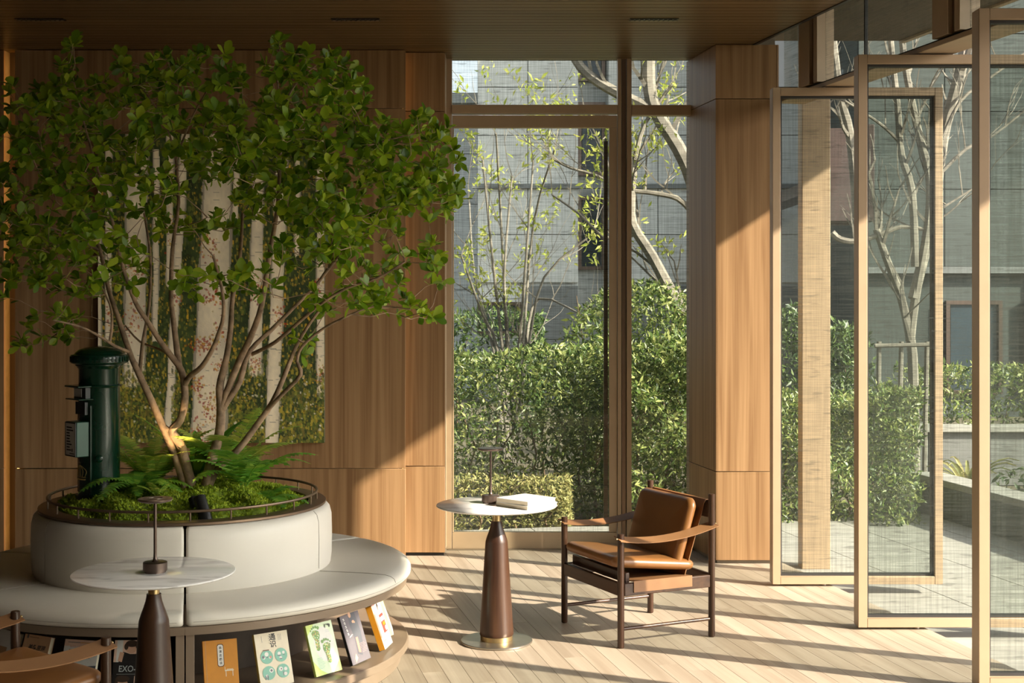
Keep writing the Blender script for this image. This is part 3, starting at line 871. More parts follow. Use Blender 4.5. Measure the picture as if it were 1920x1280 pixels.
def grow(mb, start, d, L, r, depth, g, tips, kink=.35, gravity=.05):
    pts = [start]; d = d.normalized(); n = 4
    for i in range(n):
        d = (d + Vector((g.uniform(-1, 1), g.uniform(-1, 1), g.uniform(-.6, 1))) * kink * .5 + Vector((0, 0, gravity))).normalized()
        pts.append(pts[-1] + d * L / n)
    mb.tube(pts, [r * (1 - .6 * i / n) for i in range(n + 1)], 4)
    if depth == 0: tips.append((pts[-1], d)); return
    for i in range(1, n + 1):
        if i < 2 and g.random() < .5: continue
        nd = (d + Vector((g.uniform(-1, 1), g.uniform(-1, 1), g.uniform(-.3, .9))) * .9).normalized()
        grow(mb, pts[i], nd, L * g.uniform(.5, .8), r * .45, depth - 1, g, tips, kink, gravity)


def buds(tips, parent, mat, g, per=7, size=.07, spread=.09, frac=1.0):
    P = []; D = []
    for p, d in tips:
        if g.random() > frac: continue
        for k in range(per):
            P.append(tuple(p + Vector((g.gauss(0, spread), g.gauss(0, spread), g.gauss(0, spread))))); D.append((g.gauss(0, 1), g.gauss(0, 1), g.gauss(.3, 1)))
    if not P: return
    n = len(P)
    V, Fc = leaf_arrays(np.array(P), np.array(D), NPR.normal(0, 1, (n, 3)) + np.array([0, -.5, .5]), NPR.uniform(size * .6, size * 1.3, n))
    return npmesh('leaves', V, Fc, mat, parent, kind='stuff')


def garden_tree(label, base, trunks, r, mat, leaves=None, sub=2, seed=1, frac=.6, subL=.9, per=7, size=.07, name='garden_tree', rsub=.3):
    """trunks: list of (points, r0, r1) in world space"""
    t = thing(name, label, 'tree', base)
    g = random.Random(seed); tips = []; tw = MB()
    for pts, r0, r1 in trunks:
        m = MB(); out = limb(m, pts, r0, r1)
        m.build('trunk' if r0 > .05 else 'branch', mat, t, world=True)
        for i in range(len(out) // 3, len(out), 2):
            k = i / len(out)
            d = (out[min(i + 1, len(out) - 1)] - out[i - 1]).normalized()
            nd = (d * .5 + Vector((g.uniform(-1, 1), g.uniform(-.8, .8), g.uniform(0, 1)))).normalized()
            grow(tw, out[i], nd, subL * g.uniform(.6, 1.1), max(r1, .008) * 1.0 * rsub / .3 + .004, sub, g, tips)
        tips.append((out[-1], d))
    if tw.v: tw.build('twigs', mat, t, world=True, kind='stuff')
    if leaves:
        o = buds(tips, t, leaves, g, per, size, .055, frac)
        if o:
            b = np.array(base); o.data.transform(Matrix.Translation(-Vector(base)))
    return t

def T(Y, *pp): return [W(a, b, Y + (c[0] if c else 0)) for a, b, *c in pp]
# multi-stem shrub tree left of the door
base = W(960, 700, 15.0); base.z = -.12
st = []
for tip, mid, r0 in (((865, 480), (905, 590), .024), ((905, 300), (925, 500), .026), ((960, 330), (945, 520), .03), ((1000, 300), (985, 500), .026), ((930, 250), (940, 430), .022),
                     ((1090, 590), (1010, 560), .024), ((1110, 440), (1020, 520), .02), ((880, 380), (890, 520), .02), ((1040, 280), (1000, 420), .02)):
    st.append(([Vector((base.x + RND.uniform(-.1, .1), 15.0, -.12)), W((mid[0] + 960) / 2, 655, 15.0), W(*mid, 15.0 + RND.uniform(-.5, .5)), W(*tip, 15.0 + RND.uniform(-.8, .8))], r0, .01))
garden_tree('thin multi stemmed tree with yellow green buds behind the hedge', base, st, .05, M['bark_pale'], M['bud'], 1, 21, .42, .8, 15, .085, rsub=.12)
# stout pale tree beside the column
Yt = 12.9
b0 = W(1380, 700, Yt); b0.z = -.12
garden_tree('stout pale tree with leaning limbs beside the walnut column', b0,
            [([b0, W(1370, 690, Yt), W(1293, 600, Yt), W(1262, 555, Yt), W(1222, 480, Yt), W(1186, 420, Yt), W(1184, 365, Yt), W(1190, 300, Yt + .2)], .085, .035),
             ([W(1345, 650, Yt), W(1330, 480, Yt), W(1300, 345, Yt), W(1270, 275, Yt), W(1228, 208, Yt), W(1216, 150, Yt), W(1218, 60, Yt)], .085, .06),
             ([W(1228, 208, Yt), W(1160, 175, Yt), W(1110, 145, Yt), W(1080, 112, Yt), W(1060, 60, Yt)], .06, .042),
             ([W(1300, 400, Yt), W(1270, 372, Yt), W(1225, 362, Yt), W(1186, 358, Yt)], .032, .02),
             ([W(1184, 365, Yt), W(1120, 330, Yt), W(1070, 315, Yt), W(1040, 300, Yt)], .02, .009),
             ([W(1186, 440, Yt), W(1135, 445, Yt), W(1085, 400, Yt), W(1035, 365, Yt)], .022, .008),
             ([W(1190, 300, Yt), W(1210, 230, Yt), W(1260, 160, Yt)], .03, .012)],
            .1, M['bark_pale'], M['bud'], 1, 33, .75, .7, 14, .075, rsub=.14)
# staked tree through the doors
Yt = 12.6
b1 = W(1715, 760, Yt); b1.z = -.12
garden_tree('bare forked tree seen through the open glass doors', b1,
            [([b1, W(1712, 700, Yt), W(1706, 630, Yt), W(1690, 560, Yt), W(1662, 485, Yt), W(1643, 430, Yt)], .055, .032),
             ([W(1706, 640, Yt), W(1716, 560, Yt), W(1740, 420, Yt), W(1742, 330, Yt), W(1718, 230, Yt), W(1695, 110, Yt), W(1690, 30, Yt)], .045, .03),
             ([W(1716, 500, Yt), W(1710, 360, Yt), W(1690, 290, Yt), W(1683, 200, Yt), W(1673, 110, Yt), W(1668, 40, Yt)], .04, .026),
             ([W(1690, 270, Yt), W(1660, 240, Yt), W(1625, 215, Yt), W(1585, 190, Yt)], .02, .01),
             ([W(1710, 380, Yt), W(1722, 345, Yt), W(1735, 325, Yt)], .018, .008),
             ([W(1712, 560, Yt), W(1745, 420, Yt + .1), W(1768, 260, Yt + .1), W(1782, 200, Yt + .1), W(1806, 110, Yt + .1), W(1815, 20, Yt + .1)], .05, .055),
             ([W(1766, 260, Yt), W(1800, 190, Yt), W(1850, 150, Yt), W(1920, 100, Yt)], .02, .01),
             ([W(1758, 330, Yt), W(1810, 280, Yt), W(1860, 255, Yt), W(1930, 200, Yt)], .02, .01),
             ([W(1750, 400, Yt), W(1790, 375, Yt), W(1830, 350, Yt)], .014, .007),
             ([W(1560, 436, Yt), W(1575, 448, Yt), W(1605, 452, Yt), W(1650, 440, Yt), W(1690, 425, Yt), W(1735, 430, Yt)], .035, .018)],
            .08, M['bark_pale'], None, 1, 41, .5, .55, rsub=.16)
b3 = W(1610, 740, 13.4); b3.z = -.12
garden_tree('slim bare tree behind the rust red box', b3,
            [([b3, W(1612, 600, 13.4), W(1608, 420, 13.4), W(1595, 260, 13.4), W(1575, 180, 13.4), W(1560, 60, 13.4)], .06, .04), ([W(1595, 260, 13.4), W(1575, 220, 13.4), W(1562, 205, 13.4), W(1550, 200, 13.4)], .02, .01)],
            .05, M['bark_pale'], None, 1, 44, .5, .5, rsub=.16)
sk = thing('tree_stake_frame', 'wooden stakes propping the forked tree', 'tree stake', (W(1690, 740, 12.3).x, 12.3, -.12))
for a, b in ((1648, 1646), (1690, 1683), (1738, 1732)):
    MB().tube([Vector((W(b, 700, 12.3).x, 12.3, -.12)), W(a, 640, 12.3)], .022, 7).build('stake', M['bark_pale'], sk, world=True)
MB().tube([W(1640, 648, 12.25), W(1742, 646, 12.25)], .02, 7).build('cross_bar', M['bark_pale'], sk, world=True)

# ------------------------------------------------------------------ round bench with planter
BC = Vector((-1.497, 6.227, 0)); BR = 1.03
A0 = R(13.5)
be = thing('round_bench', 'round cream leather bench with a planter in its middle', 'bench', BC)
MB().lathe([(0, 0), (.975, 0), (.985, .01), (.985, .066), (0, .066)], 96).build('plinth', M['base_wood'], be)
MB().lathe([(0, .067), (1.005, .067), (1.02, .074), (1.02, .1), (1.015, .105), (0, .105)], 96).build('shelf', M['base_wood'], be)
MB().lathe([(0, .1055), (.6, .1055), (.6, .364), (0, .364)], 64).build('core', M['core'], be)
for k in range(3):
    a = A0 + k * R(120)
    for sgn in (-1, 1):
        Mx = Matrix.Rotation(a, 4, 'Z')
        MB().box(sgn * .019 - .0165, sgn * .019 + .0165, -.995, -.605, .1055, .3645, Mx).build('divider', M['base_wood'], be, bevel=.001, seg=1)
for k in range(3):
    a = A0 + k * R(120)
    MB().sweep([(.602, .365), (1.0, .365), (1.012, .367), (1.014, .399), (.602, .399)], a + .0006, a + R(120) - .0006, 40).build('fascia', M['base_wood'], be, fix=True)
seatp = [(.625, .4), (1.0, .4), (1.02, .403), (1.03, .413), (1.031, .428), (1.025, .442), (1.008, .453), (.98, .4585), (.9, .461), (.8, .46), (.7, .458), (.64, .455), (.625, .45)]
backp = [(.605, .4), (.65, .43), (.661, .46), (.666, .5), (.667, .6), (.665, .675), (.657, .706), (.641, .723), (.62, .7275), (.605, .7275)]
ends = [(.004, .016), (.008, .007), (.014, .002), (.024, 0)]
for k in range(3):
    a = A0 + k * R(120)
    c = MB().sweep(seatp, a + .002, a + R(120) - .002, 44, ends=ends).build('seat_cushion', M['cream'], be, ang=60, fix=True)
    m = MB(); q = [a + .03 + (R(120) - .06) * i / 60 for i in range(61)]
    m.tube([(1.0305 * math.sin(t), -1.0305 * math.cos(t), .421) for t in q], .0011, 5)
    t = a + R(60); pr = [(.67, .4595), (.8, .4615), (.9, .4625), (.98, .460), (1.008, .4545), (1.0255, .4435), (1.032, .428)]
    m.tube([(r_ * math.sin(t), -r_ * math.cos(t), z_) for r_, z_ in pr], .0011, 5)
    m.build('stitching', M['thread'], c)
    b = MB().sweep(backp, a + .003, a + R(120) - .003, 44, ends=ends).build('back_panel', M['cream'], be, ang=60, fix=True)
    m = MB(); pr = [(.6675, .47), (.668, .6), (.666, .675), (.658, .7065), (.642, .7238)]
    m.tube([(r_ * math.sin(t), -r_ * math.cos(t), z_) for r_, z_ in pr], .0011, 5)
    m.build('stitching', M['thread'], b)
MB().sweep([(.56, .728), (.636, .728), (.639, .7305), (.639, .739), (.636, .741), (.56, .741)], 0, 2 * math.pi, 96).build('coping', M['coping'], be, fix=True)
MB().lathe([(0, .37), (.6, .37), (.6, .71), (0, .71)], 48).build('planter_bed', M['soil'], be)
rl = MB().sweep([(.597 + .006 * math.cos(w * math.pi / 4), .782 + .006 * math.sin(w * math.pi / 4)) for w in range(8)], 0, 2 * math.pi, 110).build('railing', M['coping'], be, fix=True)
pm = MB().tube([(0, 0, .741), (0, 0, .777)], .0042, 8).mesh('rail_post', M['coping'])
for k in range(22):
    a = A0 + R(2) + 2 * math.pi * k / 22
    o = bpy.data.objects.new('rail_post', pm); COL.objects.link(o); o.parent = rl; o.location = (.597 * math.sin(a), -.597 * math.cos(a), 0)

# moss mound
def moss_z(x, y):
    r = np.hypot(x, y)
    return .757 + .055 * np.clip(1 - (r / .5) ** 2, 0, 1) + .016 * np.sin(x * 17 + 1) * np.sin(y * 19) + .010 * np.sin(x * 31 + y * 13) - .025 * np.clip((r - .48) / .07, 0, 1)
mo = thing('moss_bed', 'bright green moss mound filling the bench planter', 'moss', (BC.x, BC.y, .74), kind='stuff')
n = 90; ang = np.linspace(0, 2 * np.pi, n, endpoint=False); rr = np.linspace(0.0, .557, 34)
gx = (rr[:, None] * np.cos(ang)[None]).ravel(); gy = (rr[:, None] * np.sin(ang)[None]).ravel()
gz = moss_z(gx, gy) - .74 + NPR.normal(0, .004, len(gx)); gz[(np.hypot(gx, gy) > .55)] = -.02
fc = [(i * n + k, i * n + (k + 1) % n, (i + 1) * n + (k + 1) % n, (i + 1) * n + k) for i in range(33) for k in range(n)]
npmesh('moss_surface', np.stack([gx, gy, gz], 1), np.array(fc), M['mossbed'], mo, 'stuff', True)
N = 36000
r_ = .552 * np.sqrt(NPR.random(N)); a_ = NPR.random(N) * 2 * np.pi
x_, y_ = r_ * np.cos(a_), r_ * np.sin(a_)
tuft = np.sin(x_ * 60) * np.sin(y_ * 66) + .6 * np.sin(x_ * 120 + 2) * np.sin(y_ * 101)
P = np.stack([x_, y_, moss_z(x_, y_) - .742 + .006 * tuft], 1)
V, Fc = leaf_arrays(P, NPR.normal(0, .7, (N, 3)) + np.array([0, -.1, .9]), NPR.normal(0, 1, (N, 3)) + np.array([0, -.4, .3]), NPR.uniform(.008, .019, N), SLIM_V * np.array([1.5, 1, 1]))
npmesh('moss_tufts', V, Fc, M['moss'], mo, 'stuff')

# ------------------------------------------------------------------ indoor tree
TB = Vector((-1.46, 6.22, .762))
tr = thing('indoor_tree', 'multi trunk indoor tree with a wide crown of small green leaves', 'tree', TB)
TY = 6.2
def tp(*pp): return [W(a, b, TY + (c[0] if c else 0)) for a, b, *c in pp]
limbs = [
    (tp((355, 942), (342, 895), (330, 860), (299, 785), (275, 732), (254, 687), (243, 660), (220, 591, .05), (203, 540, .1), (188, 470, .15), (160, 400, .2)), 9, 3.2, 'trunk'),
    (tp((364, 946), (357, 905), (346, 862), (338, 832), (322, 808), (338, 787), (347, 746), (341, 697), (323, 670), (302, 642, -.05), (275, 600, -.1), (254, 567, -.15), (232, 505, -.2), (215, 430, -.25)), 11, 3, 'trunk'),
    (tp((306, 800), (316, 806), (326, 806)), 6, 6, 'branch'),
    (tp((346, 722), (356, 705, -.03), (378, 687, -.08), (398, 655, -.12), (410, 625, -.15), (419, 590, -.2), (416, 540, -.25), (400, 480, -.3)), 6, 2.5, 'branch'),
    (tp((336, 690), (330, 640, .05), (325, 600, .05), (321, 555, .08), (323, 470, .1), (335, 380, .1), (330, 300, .12)), 6.5, 2.5, 'branch'),
    (tp((323, 670), (300, 655, .1), (262, 640, .2), (235, 610, .25)), 3, 1.6, 'branch'),
    (tp((243, 660), (215, 648, -.1), (186, 630, -.15), (150, 612, -.2), (100, 600, -.3)), 3.5, 1.5, 'branch'),
    (tp((205, 645, -.1), (210, 610, -.1), (206, 570, -.05), (180, 520, 0)), 3, 1.6, 'branch'),
    (tp((262, 700), (268, 640, .1), (280, 570, .15), (282, 480, .2), (270, 400, .25)), 4, 2, 'branch'),
    (tp((380, 946), (386, 921), (395, 869), (411, 814), (414, 765), (412, 725), (420, 690), (426, 663), (433, 611, .05), (436, 560, .1), (450, 480, .12), (455, 400, .2)), 12, 2.8, 'trunk'),
    (tp((414, 765), (427, 732), (447, 680), (471, 629, -.05), (491, 570, -.1), (505, 480, -.12), (520, 390, -.15), (525, 300, -.15), (530, 200, -.1)), 8, 2.6, 'branch'),
    (tp((414, 772), (426, 752), (450, 715), (467, 660, .08), (509, 618, .12), (550, 577, .18), (600, 525, .25), (640, 460, .3)), 7, 2.4, 'branch'),
    (tp((474, 663, .05), (515, 642, -.05), (567, 598, -.12), (601, 570, -.2), (650, 540, -.25), (710, 520, -.3), (760, 490, -.3)), 4, 1.8, 'branch'),
    (tp((384, 944), (402, 886), (447, 842), (481, 797), (512, 752), (536, 697), (546, 672, .05), (560, 640, .1), (585, 600, .1), (620, 555, .1)), 8, 2.4, 'trunk'),
    (tp((500, 770), (530, 738, -.05), (564, 702, -.1), (557, 677, -.1), (566, 650, -.12), (600, 620, -.15), (640, 598, -.2), (700, 575, -.2), (770, 580, -.2)), 4.5, 1.5, 'branch'),
    (tp((520, 390, -.15), (560, 340, -.2), (620, 300, -.25), (700, 270, -.3), (780, 250, -.3)), 3, 1.4, 'branch'),
    (tp((600, 525, .25), (660, 450, .2), (720, 390, .1), (790, 350, 0), (840, 340, 0)), 3, 1.3, 'branch'),
    (tp((188, 470, .15), (130, 440, .1), (70, 420, 0), (10, 430, -.1)), 2.6, 1.3, 'branch'),
    (tp((160, 400, .2), (110, 330, .2), (70, 270, .2), (40, 210, .2)), 2.6, 1.3, 'branch'),
    (tp((215, 430, -.25), (190, 340, -.3), (160, 240, -.3), (135, 140, -.25)), 2.8, 1.3, 'branch'),
    (tp((330, 300, .12), (310, 230, .1), (270, 170, .1)), 2.4, 1.2, 'branch'), (tp((330, 300, .12), (360, 220, .1), (400, 150, 0)), 2.4, 1.2, 'branch'),
    (tp((530, 200, -.1), (560, 150, -.1), (610, 110, -.1)), 2.2, 1.1, 'branch'), (tp((530, 220, -.1), (520, 150, -.1), (525, 85, -.1)), 2, 1, 'branch'),
]
nodes = []
for pts, r0, r1, nm in limbs:
    m = MB(); k = TY / F
    out = limb(m, pts, r0 * k, r1 * k, 10)
    m.build(nm, M['bark'], tr, world=True)
    nodes += [(p, i) for i, p in enumerate(out) if p.z > 1.35]
blobs = [(130, 105, 25, 30, 1), (60, 185, 55, 40, 1), (150, 190, 70, 50, 1), (235, 150, 40, 50, .9), (300, 165, 50, 60, 1), (390, 135, 70, 40, 1), (340, 235, 90, 50, 1), (455, 160, 25, 25, .6), (525, 115, 32, 45, 1.1),
         (590, 115, 60, 40, 1), (640, 175, 50, 50, 1), (560, 195, 70, 50, 1.2), (480, 240, 60, 50, 1), (120, 270, 90, 50, 1), (30, 260, 40, 40, .9), (50, 330, 60, 50, 1), (160, 350, 90, 50, 1), (25, 420, 45, 40, 1),
         (90, 440, 80, 50, 1), (170, 450, 70, 45, .9), (240, 300, 80, 50, 1), (290, 370, 60, 40, .9), (420, 300, 80, 50, 1.1), (540, 290, 90, 60, 1.3), (640, 260, 70, 50, 1.2), (720, 260, 60, 35, 1.1), (800, 240, 55, 32, 1.2),
         (760, 310, 80, 45, 1.3), (835, 310, 30, 50, 1.2), (680, 350, 80, 50, 1.3), (600, 380, 80, 50, 1.2), (780, 375, 80, 35, 1.3), (850, 370, 26, 36, 1), (500, 370, 60, 40, 1), (415, 420, 45, 25, .9), (340, 430, 45, 30, .7),
         (590, 465, 80, 40, 1.2), (680, 440, 70, 40, 1.2), (780, 480, 50, 35, 1), (700, 520, 60, 32, 1.1), (640, 560, 70, 26, 1), (740, 572, 60, 22, 1.1), (800, 588, 30, 13, 1), (230, 500, 50, 40, .8), (150, 530, 60, 28, .9),
         (60, 500, 60, 30, .9), (395, 540, 45, 25, .9), (470, 530, 50, 30, .8), (345, 520, 28, 20, .7), (100, 612, 60, 26, .9), (42, 648, 10, 18, .6), (562, 645, 28, 26, .8), (820, 535, 22, 22, .6), (10, 520, 25, 40, .6), (590, 420, 60, 30, 1)]
cl = []
g = random.Random(5)
for cx, cy, rx, ry, dn in blobs:
    for k in range(max(3, int(rx * ry * dn / 105))):
        while True:
            a, b = g.uniform(-1, 1), g.uniform(-1, 1)
            if a * a + b * b < 1: break
        edge = max(0.15, 1 - ((cx + a * rx - 420) / 520) ** 2 - ((cy + b * ry - 330) / 420) ** 2)
        cl.append(W(cx + a * rx, cy + b * ry, TY + g.uniform(-.9, .9) * edge ** .5))
nodeP = np.array([p[0] for p in nodes])
cp_ = np.array(cl)
order = list(range(len(cl)))
dist0 = np.array([np.min(np.linalg.norm(nodeP - c, axis=1)) for c in cp_])
order.sort(key=lambda i: dist0[i])
tw = MB(); LP, LD, LN, LS = [], [], [], []
for i in order:
    c = cp_[i]
    dv = nodeP - c
    dd = np.linalg.norm(dv, axis=1) + np.where(nodeP[:, 2] > c[2] + .02, .25, 0) + .15 * np.clip(np.abs(dv[:, 2]) - np.hypot(dv[:, 0], dv[:, 1]), 0, None)
    j = int(np.argmin(dd))
    s = Vector(nodeP[j]); e = Vector(c); L = (e - s).length
    if L < .02: continue
    side = Vector((g.gauss(0, 1), g.gauss(0, 1), g.gauss(0, .5))) * L * .10
    mid1 = s.lerp(e, .35) + side + Vector((0, 0, -.05 * L)); mid2 = s.lerp(e, .7) + side * .7 + Vector((0, 0, .03 * L))
    r0 = min(.0055, .0018 + L * .006)
    tw.tube([s, mid1, mid2, e], [r0, r0 * .75, r0 * .55, .0012], 4, cap=False)
    nodeP = np.vstack([nodeP, np.array([mid1, mid2, e])])
    d = (e - mid2).normalized()
    nl = g.randint(5, 7)
    for q in range(nl):
        w = q * 2.4 + g.random(); ax = d.orthogonal().normalized(); bx_ = d.cross(ax)
        o = ax * math.cos(w) + bx_ * math.sin(w)
        ld = (d * g.uniform(.2, .9) + o * g.uniform(.6, 1.1) + Vector((0, 0, .22))).normalized()
        LP.append(e - d * g.uniform(0, .03)); LD.append(ld); LN.append(d * .8 + Vector((g.gauss(.25, .35), g.gauss(-.25, .35), .75 + g.gauss(0, .3)))); LS.append(g.uniform(.042, .068))
    for q in range(2):
        p = mid2.lerp(e, g.random()); o = Vector((g.gauss(0, 1), g.gauss(0, 1), g.gauss(.3, .5)))
        LP.append(p); LD.append((d * .6 + o).normalized()); LN.append(Vector((g.gauss(.2, .4), g.gauss(-.2, .4), 1))); LS.append(g.uniform(.03, .05))
tw.build('twigs', M['bark'], tr, world=True, kind='stuff', smooth=True)
LP = np.array(LP); LD = unit(np.array(LD)); LN = np.array(LN); LS = np.array(LS)
scr = np.stack([CX + F * LP[:, 0] / LP[:, 1], YH + F * (H - LP[:, 2]) / LP[:, 1]], 1)
inf = (scr[:, 0] > 0) & (scr[:, 0] < 1900)
big = np.argsort(-(np.where(inf, 1, 0) * LS / LP[:, 1]))[:298]
mask = np.zeros(len(LP), bool); mask[big] = True
base3 = np.array(TB)
V, Fc = leaf_arrays(LP[~mask] - base3, LD[~mask], LN[~mask], LS[~mask], LEAF_V, LEAF_F)
npmesh('leaves', V, Fc, M['leaf'], tr, 'stuff', True)
lm = MB().add(LEAF_V.tolist(), [f if f[2] != f[3] else f[:3] for f in LEAF_F]).mesh('leaf', M['leaf'], True, 80)
for i in big:
    d = Vector(LD[i]); nn = Vector(LN[i]); nn = (nn - d * nn.dot(d)).normalized(); sd = d.cross(nn)
    Mx = Matrix((sd, d, nn)).transposed()
    o = bpy.data.objects.new('leaf', lm); COL.objects.link(o); o.parent = tr
    o.location = Vector(LP[i]) - TB; o.rotation_euler = Mx.to_euler(); o.scale = (LS[i],) * 3

# ------------------------------------------------------------------ ferns
def frond(parent, a, L, rise, droop, mat, wide=.22, pairs=16, broad=False, seed=0):
    g = random.Random(seed); m = MB()
    d = Vector((math.cos(a), math.sin(a), 0)); pts = []
    for i in range(13):
        t = i / 12; pts.append(d * (L * (t * .8 + .1 * t * t)) + Vector((0, 0, L * (rise * t - droop * t * t))))
    sd = Vector((-d.y, d.x, 0))
    if broad:
        vs = []
        for i, p in enumerate(pts):
            t = i / 12; w = L * wide * math.sin(math.pi * min(1, .12 + .88 * t)) ** .8
            vs += [p - sd * w + Vector((0, 0, .25 * w)), p, p + sd * w + Vector((0, 0, .25 * w))]
        m.add(vs, [(3 * i + s, 3 * i + s + 1, 3 * i + s + 4, 3 * i + s + 3) for i in range(12) for s in (0, 1)])
    else:
        m.tube(pts, [.0022 * (1 - .8 * i / 12) for i in range(13)], 4)
        for i in range(pairs):
            t = .12 + .86 * i / pairs; q = t * 12; k = min(int(q), 11); p = pts[k].lerp(pts[k + 1], q - k)
            tg = (pts[k + 1] - pts[k]).normalized(); l = L * wide * (math.sin(math.pi * (.15 + .85 * t)) ** .7) * g.uniform(.85, 1.1)
            hw = L * .42 / pairs
            for s in (-1, 1):
                e = p + sd * s * l + tg * l * .35 + Vector((0, 0, -.12 * l))
                mdl = p.lerp(e, .5) + Vector((0, 0, .06 * l))
                m.add([p - tg * hw, p + tg * hw, mdl + tg * hw, mdl - tg * hw, e], [(0, 1, 2, 3), (3, 2, 4)])
    return m.build('frond', mat, parent, smooth=False)

def fern(label, px, py, Y, n, L, mat, rise=.9, droop=.75, wide=.2, pairs=16, a0=0, a1=6.28, broad=False, seed=1):
    x = (px - CX) / F * Y
    z = float(moss_z(np.array(x - BC.x), np.array(Y - BC.y))) - .01
    t = thing('fern', label, 'fern', (x, Y, z)); g = random.Random(seed)
    for k in range(n):
        frond(t, a0 + (a1 - a0) * (k + .5 * g.random()) / n, L * g.uniform(.75, 1.1), rise * g.uniform(.8, 1.2), droop * g.uniform(.85, 1.15), mat, wide, pairs, broad, seed * 50 + k)
    MB().lathe([(0, 0), (.012, 0), (.006, .02), (0, .024)], 7).build('crown', M['twig'], t)
    return t
fern('feathery light green fern beside the green pillar box', 285, 905, 6.3, 16, .34, M['fern_pale'], 1.25, .6, .17, 18, seed=2)
fern('dark arching fern in front of the feathery one', 262, 925, 6.1, 12, .30, M['fern'], .85, .75, .22, 16, seed=3)
fern('broad leaved fern between the tree trunks', 372, 905, 6.38, 8, .32, M['fern'], 1.3, .5, .12, 12, broad=True, seed=4)
fern('large arching fern behind the leaning trunk', 425, 905, 6.4, 12, .40, M['fern_pale'], 1.2, .6, .17, 17, seed=5)
fern('glossy dark fern nearest the railing', 458, 925, 6.2, 13, .36, M['fern'], 1.1, .75, .2, 15, seed=6)
fern('tiny fern sprig behind the near table lamp', 296, 935, 5.95, 6, .10, M['fern_pale'], 1.3, .6, .25, 10, seed=7)
fern('drooping fern at the sunlit side of the moss', 497, 935, 6.15, 10, .25, M['fern'], .8, .8, .2, 14, seed=8)

# ------------------------------------------------------------------ green pillar box
PB = Vector((-1.857, 6.12, .752))
pb = thing('pillar_box', 'dark green pillar letter box standing in the planter', 'letter box', PB, (0, 0, R(-46)))
MB().lathe([(0, 0), (.098, 0), (.098, .03), (.092, .04), (.09, .05), (.09, .6), (.095, .607), (.1, .615)], 48).build('body', M['postbox'], pb)
m = MB().lathe([(0, .6155), (.104, .6155), (.106, .622), (.122, .627), (.1245, .630), (.1245, .660), (.122, .664), (.108, .667), (.104, .674), (.09, .686), (.065, .695), (.035, .7), (0, .701)], 48)
cap = m.build('cap', M['postbox'], pb)
fm = MB().box(-.0035, .0035, -.1275, -.122, .633, .657).mesh('flute', M['postbox'], False)
for k in range(40):
    o = bpy.data.objects.new('flute', fm); COL.objects.link(o); o.parent = cap; o.rotation_euler = (0, 0, 2 * math.pi * k / 40)
MB().sweep([(.0895, .518), (.095, .52), (.097, .525), (.095, .53), (.0895, .532)], 0, 2 * math.pi, 48).build('collar', M['postbox'], pb, fix=True)
MB().box(-.065, .065, -.135, -.05, .521, .530).build('hood', M['postbox'], pb, bevel=.003)
MB().box(-.065, .065, -.13, -.05, .466, .472).build('slot_lip', M['postbox'], pb, bevel=.002)
MB().box(-.055, .055, -.094, -.06, .4725, .5205).build('slot', M['postbox_dark'], pb)
MB().box(-.05, .02, -.0965, -.0945, .478, .515).build('collection_plate', M['paper'], pb)
MB().box(-.045, .045, -.092, -.06, .40, .455).build('slot_recess', M['postbox_dark'], pb)
nb = MB().box(-.052, .052, -.135, -.075, .215, .37).build('notice_box', M['plate_green'], pb, bevel=.003)
pl = MB().box(-.046, .046, -.1375, -.1355, .222, .363).build('notice', M['paper'], nb)
fr_ = MB()
for x0, x1, z0, z1 in ((-.05, -.046, .218, .367), (.046, .05, .218, .367), (-.046, .046, .218, .222), (-.046, .046, .363, .367)): fr_.box(x0, x1, -.139, -.1353, z0, z1)
fr_.build('notice_frame', M['ink'], nb)
tx = MB()
for k, w in enumerate((.05, .062, .03, .034, .03, .036, .05, .03, .045)):
    z = .345 - k * .0125; tx.box(-.036, -.036 + w * (.95 if k > 1 else 1), -.1382, -.1377, z - .0028, z + .0028)
tx.box(.012, .02, -.1382, -.1377, .238, .252).box(-.008, .036, -.1382, -.1377, .228, .2315).build('notice_text', M['ink'], nb)
# gilt crown
cr = MB()
def cyl(u, z, r=.0925): a = u / r; return (r * math.sin(a), -r * math.cos(a), z)
cr.tube([cyl(-.036 + .072 * i / 10, .112) for i in range(11)], .0035, 6)
cr.tube([cyl(-.038 + .076 * i / 10, .122) for i in range(11)], .002, 6)
for u0 in (-.034, -.018, .0, .018, .034):
    cr.tube([cyl(u0 * (1 + .35 * math.sin(math.pi * t / 8)) * (1 - .9 * (t / 8) ** 3), .124 + .05 * (t / 8) ** .8) for t in range(9)], .0016, 5)
cr.lathe([(0, -.004), (.004, 0), (0, .004)], 8, cyl(0, .181)).build('crown_emblem', M['gold'], pb)
MB().lathe([(0, 0), (.017, 0), (.017, .006), (.012, .009), (0, .009)], 20, (0, 0, 0), Matrix.Rotation(R(62), 4, 'Z') @ Matrix.Translation((0, -.0895, .205)) @ Matrix.Rotation(R(90), 4, 'X')).build('lock_boss', M['postbox'], pb)
m = MB()
for x0, x1, z0, z1 in ((-.06, -.056, .05, .44), (.056, .06, .05, .44)): m.box(x0, x1, -.074, -.066, z0, z1)
m.build('door_edge', M['postbox'], pb)

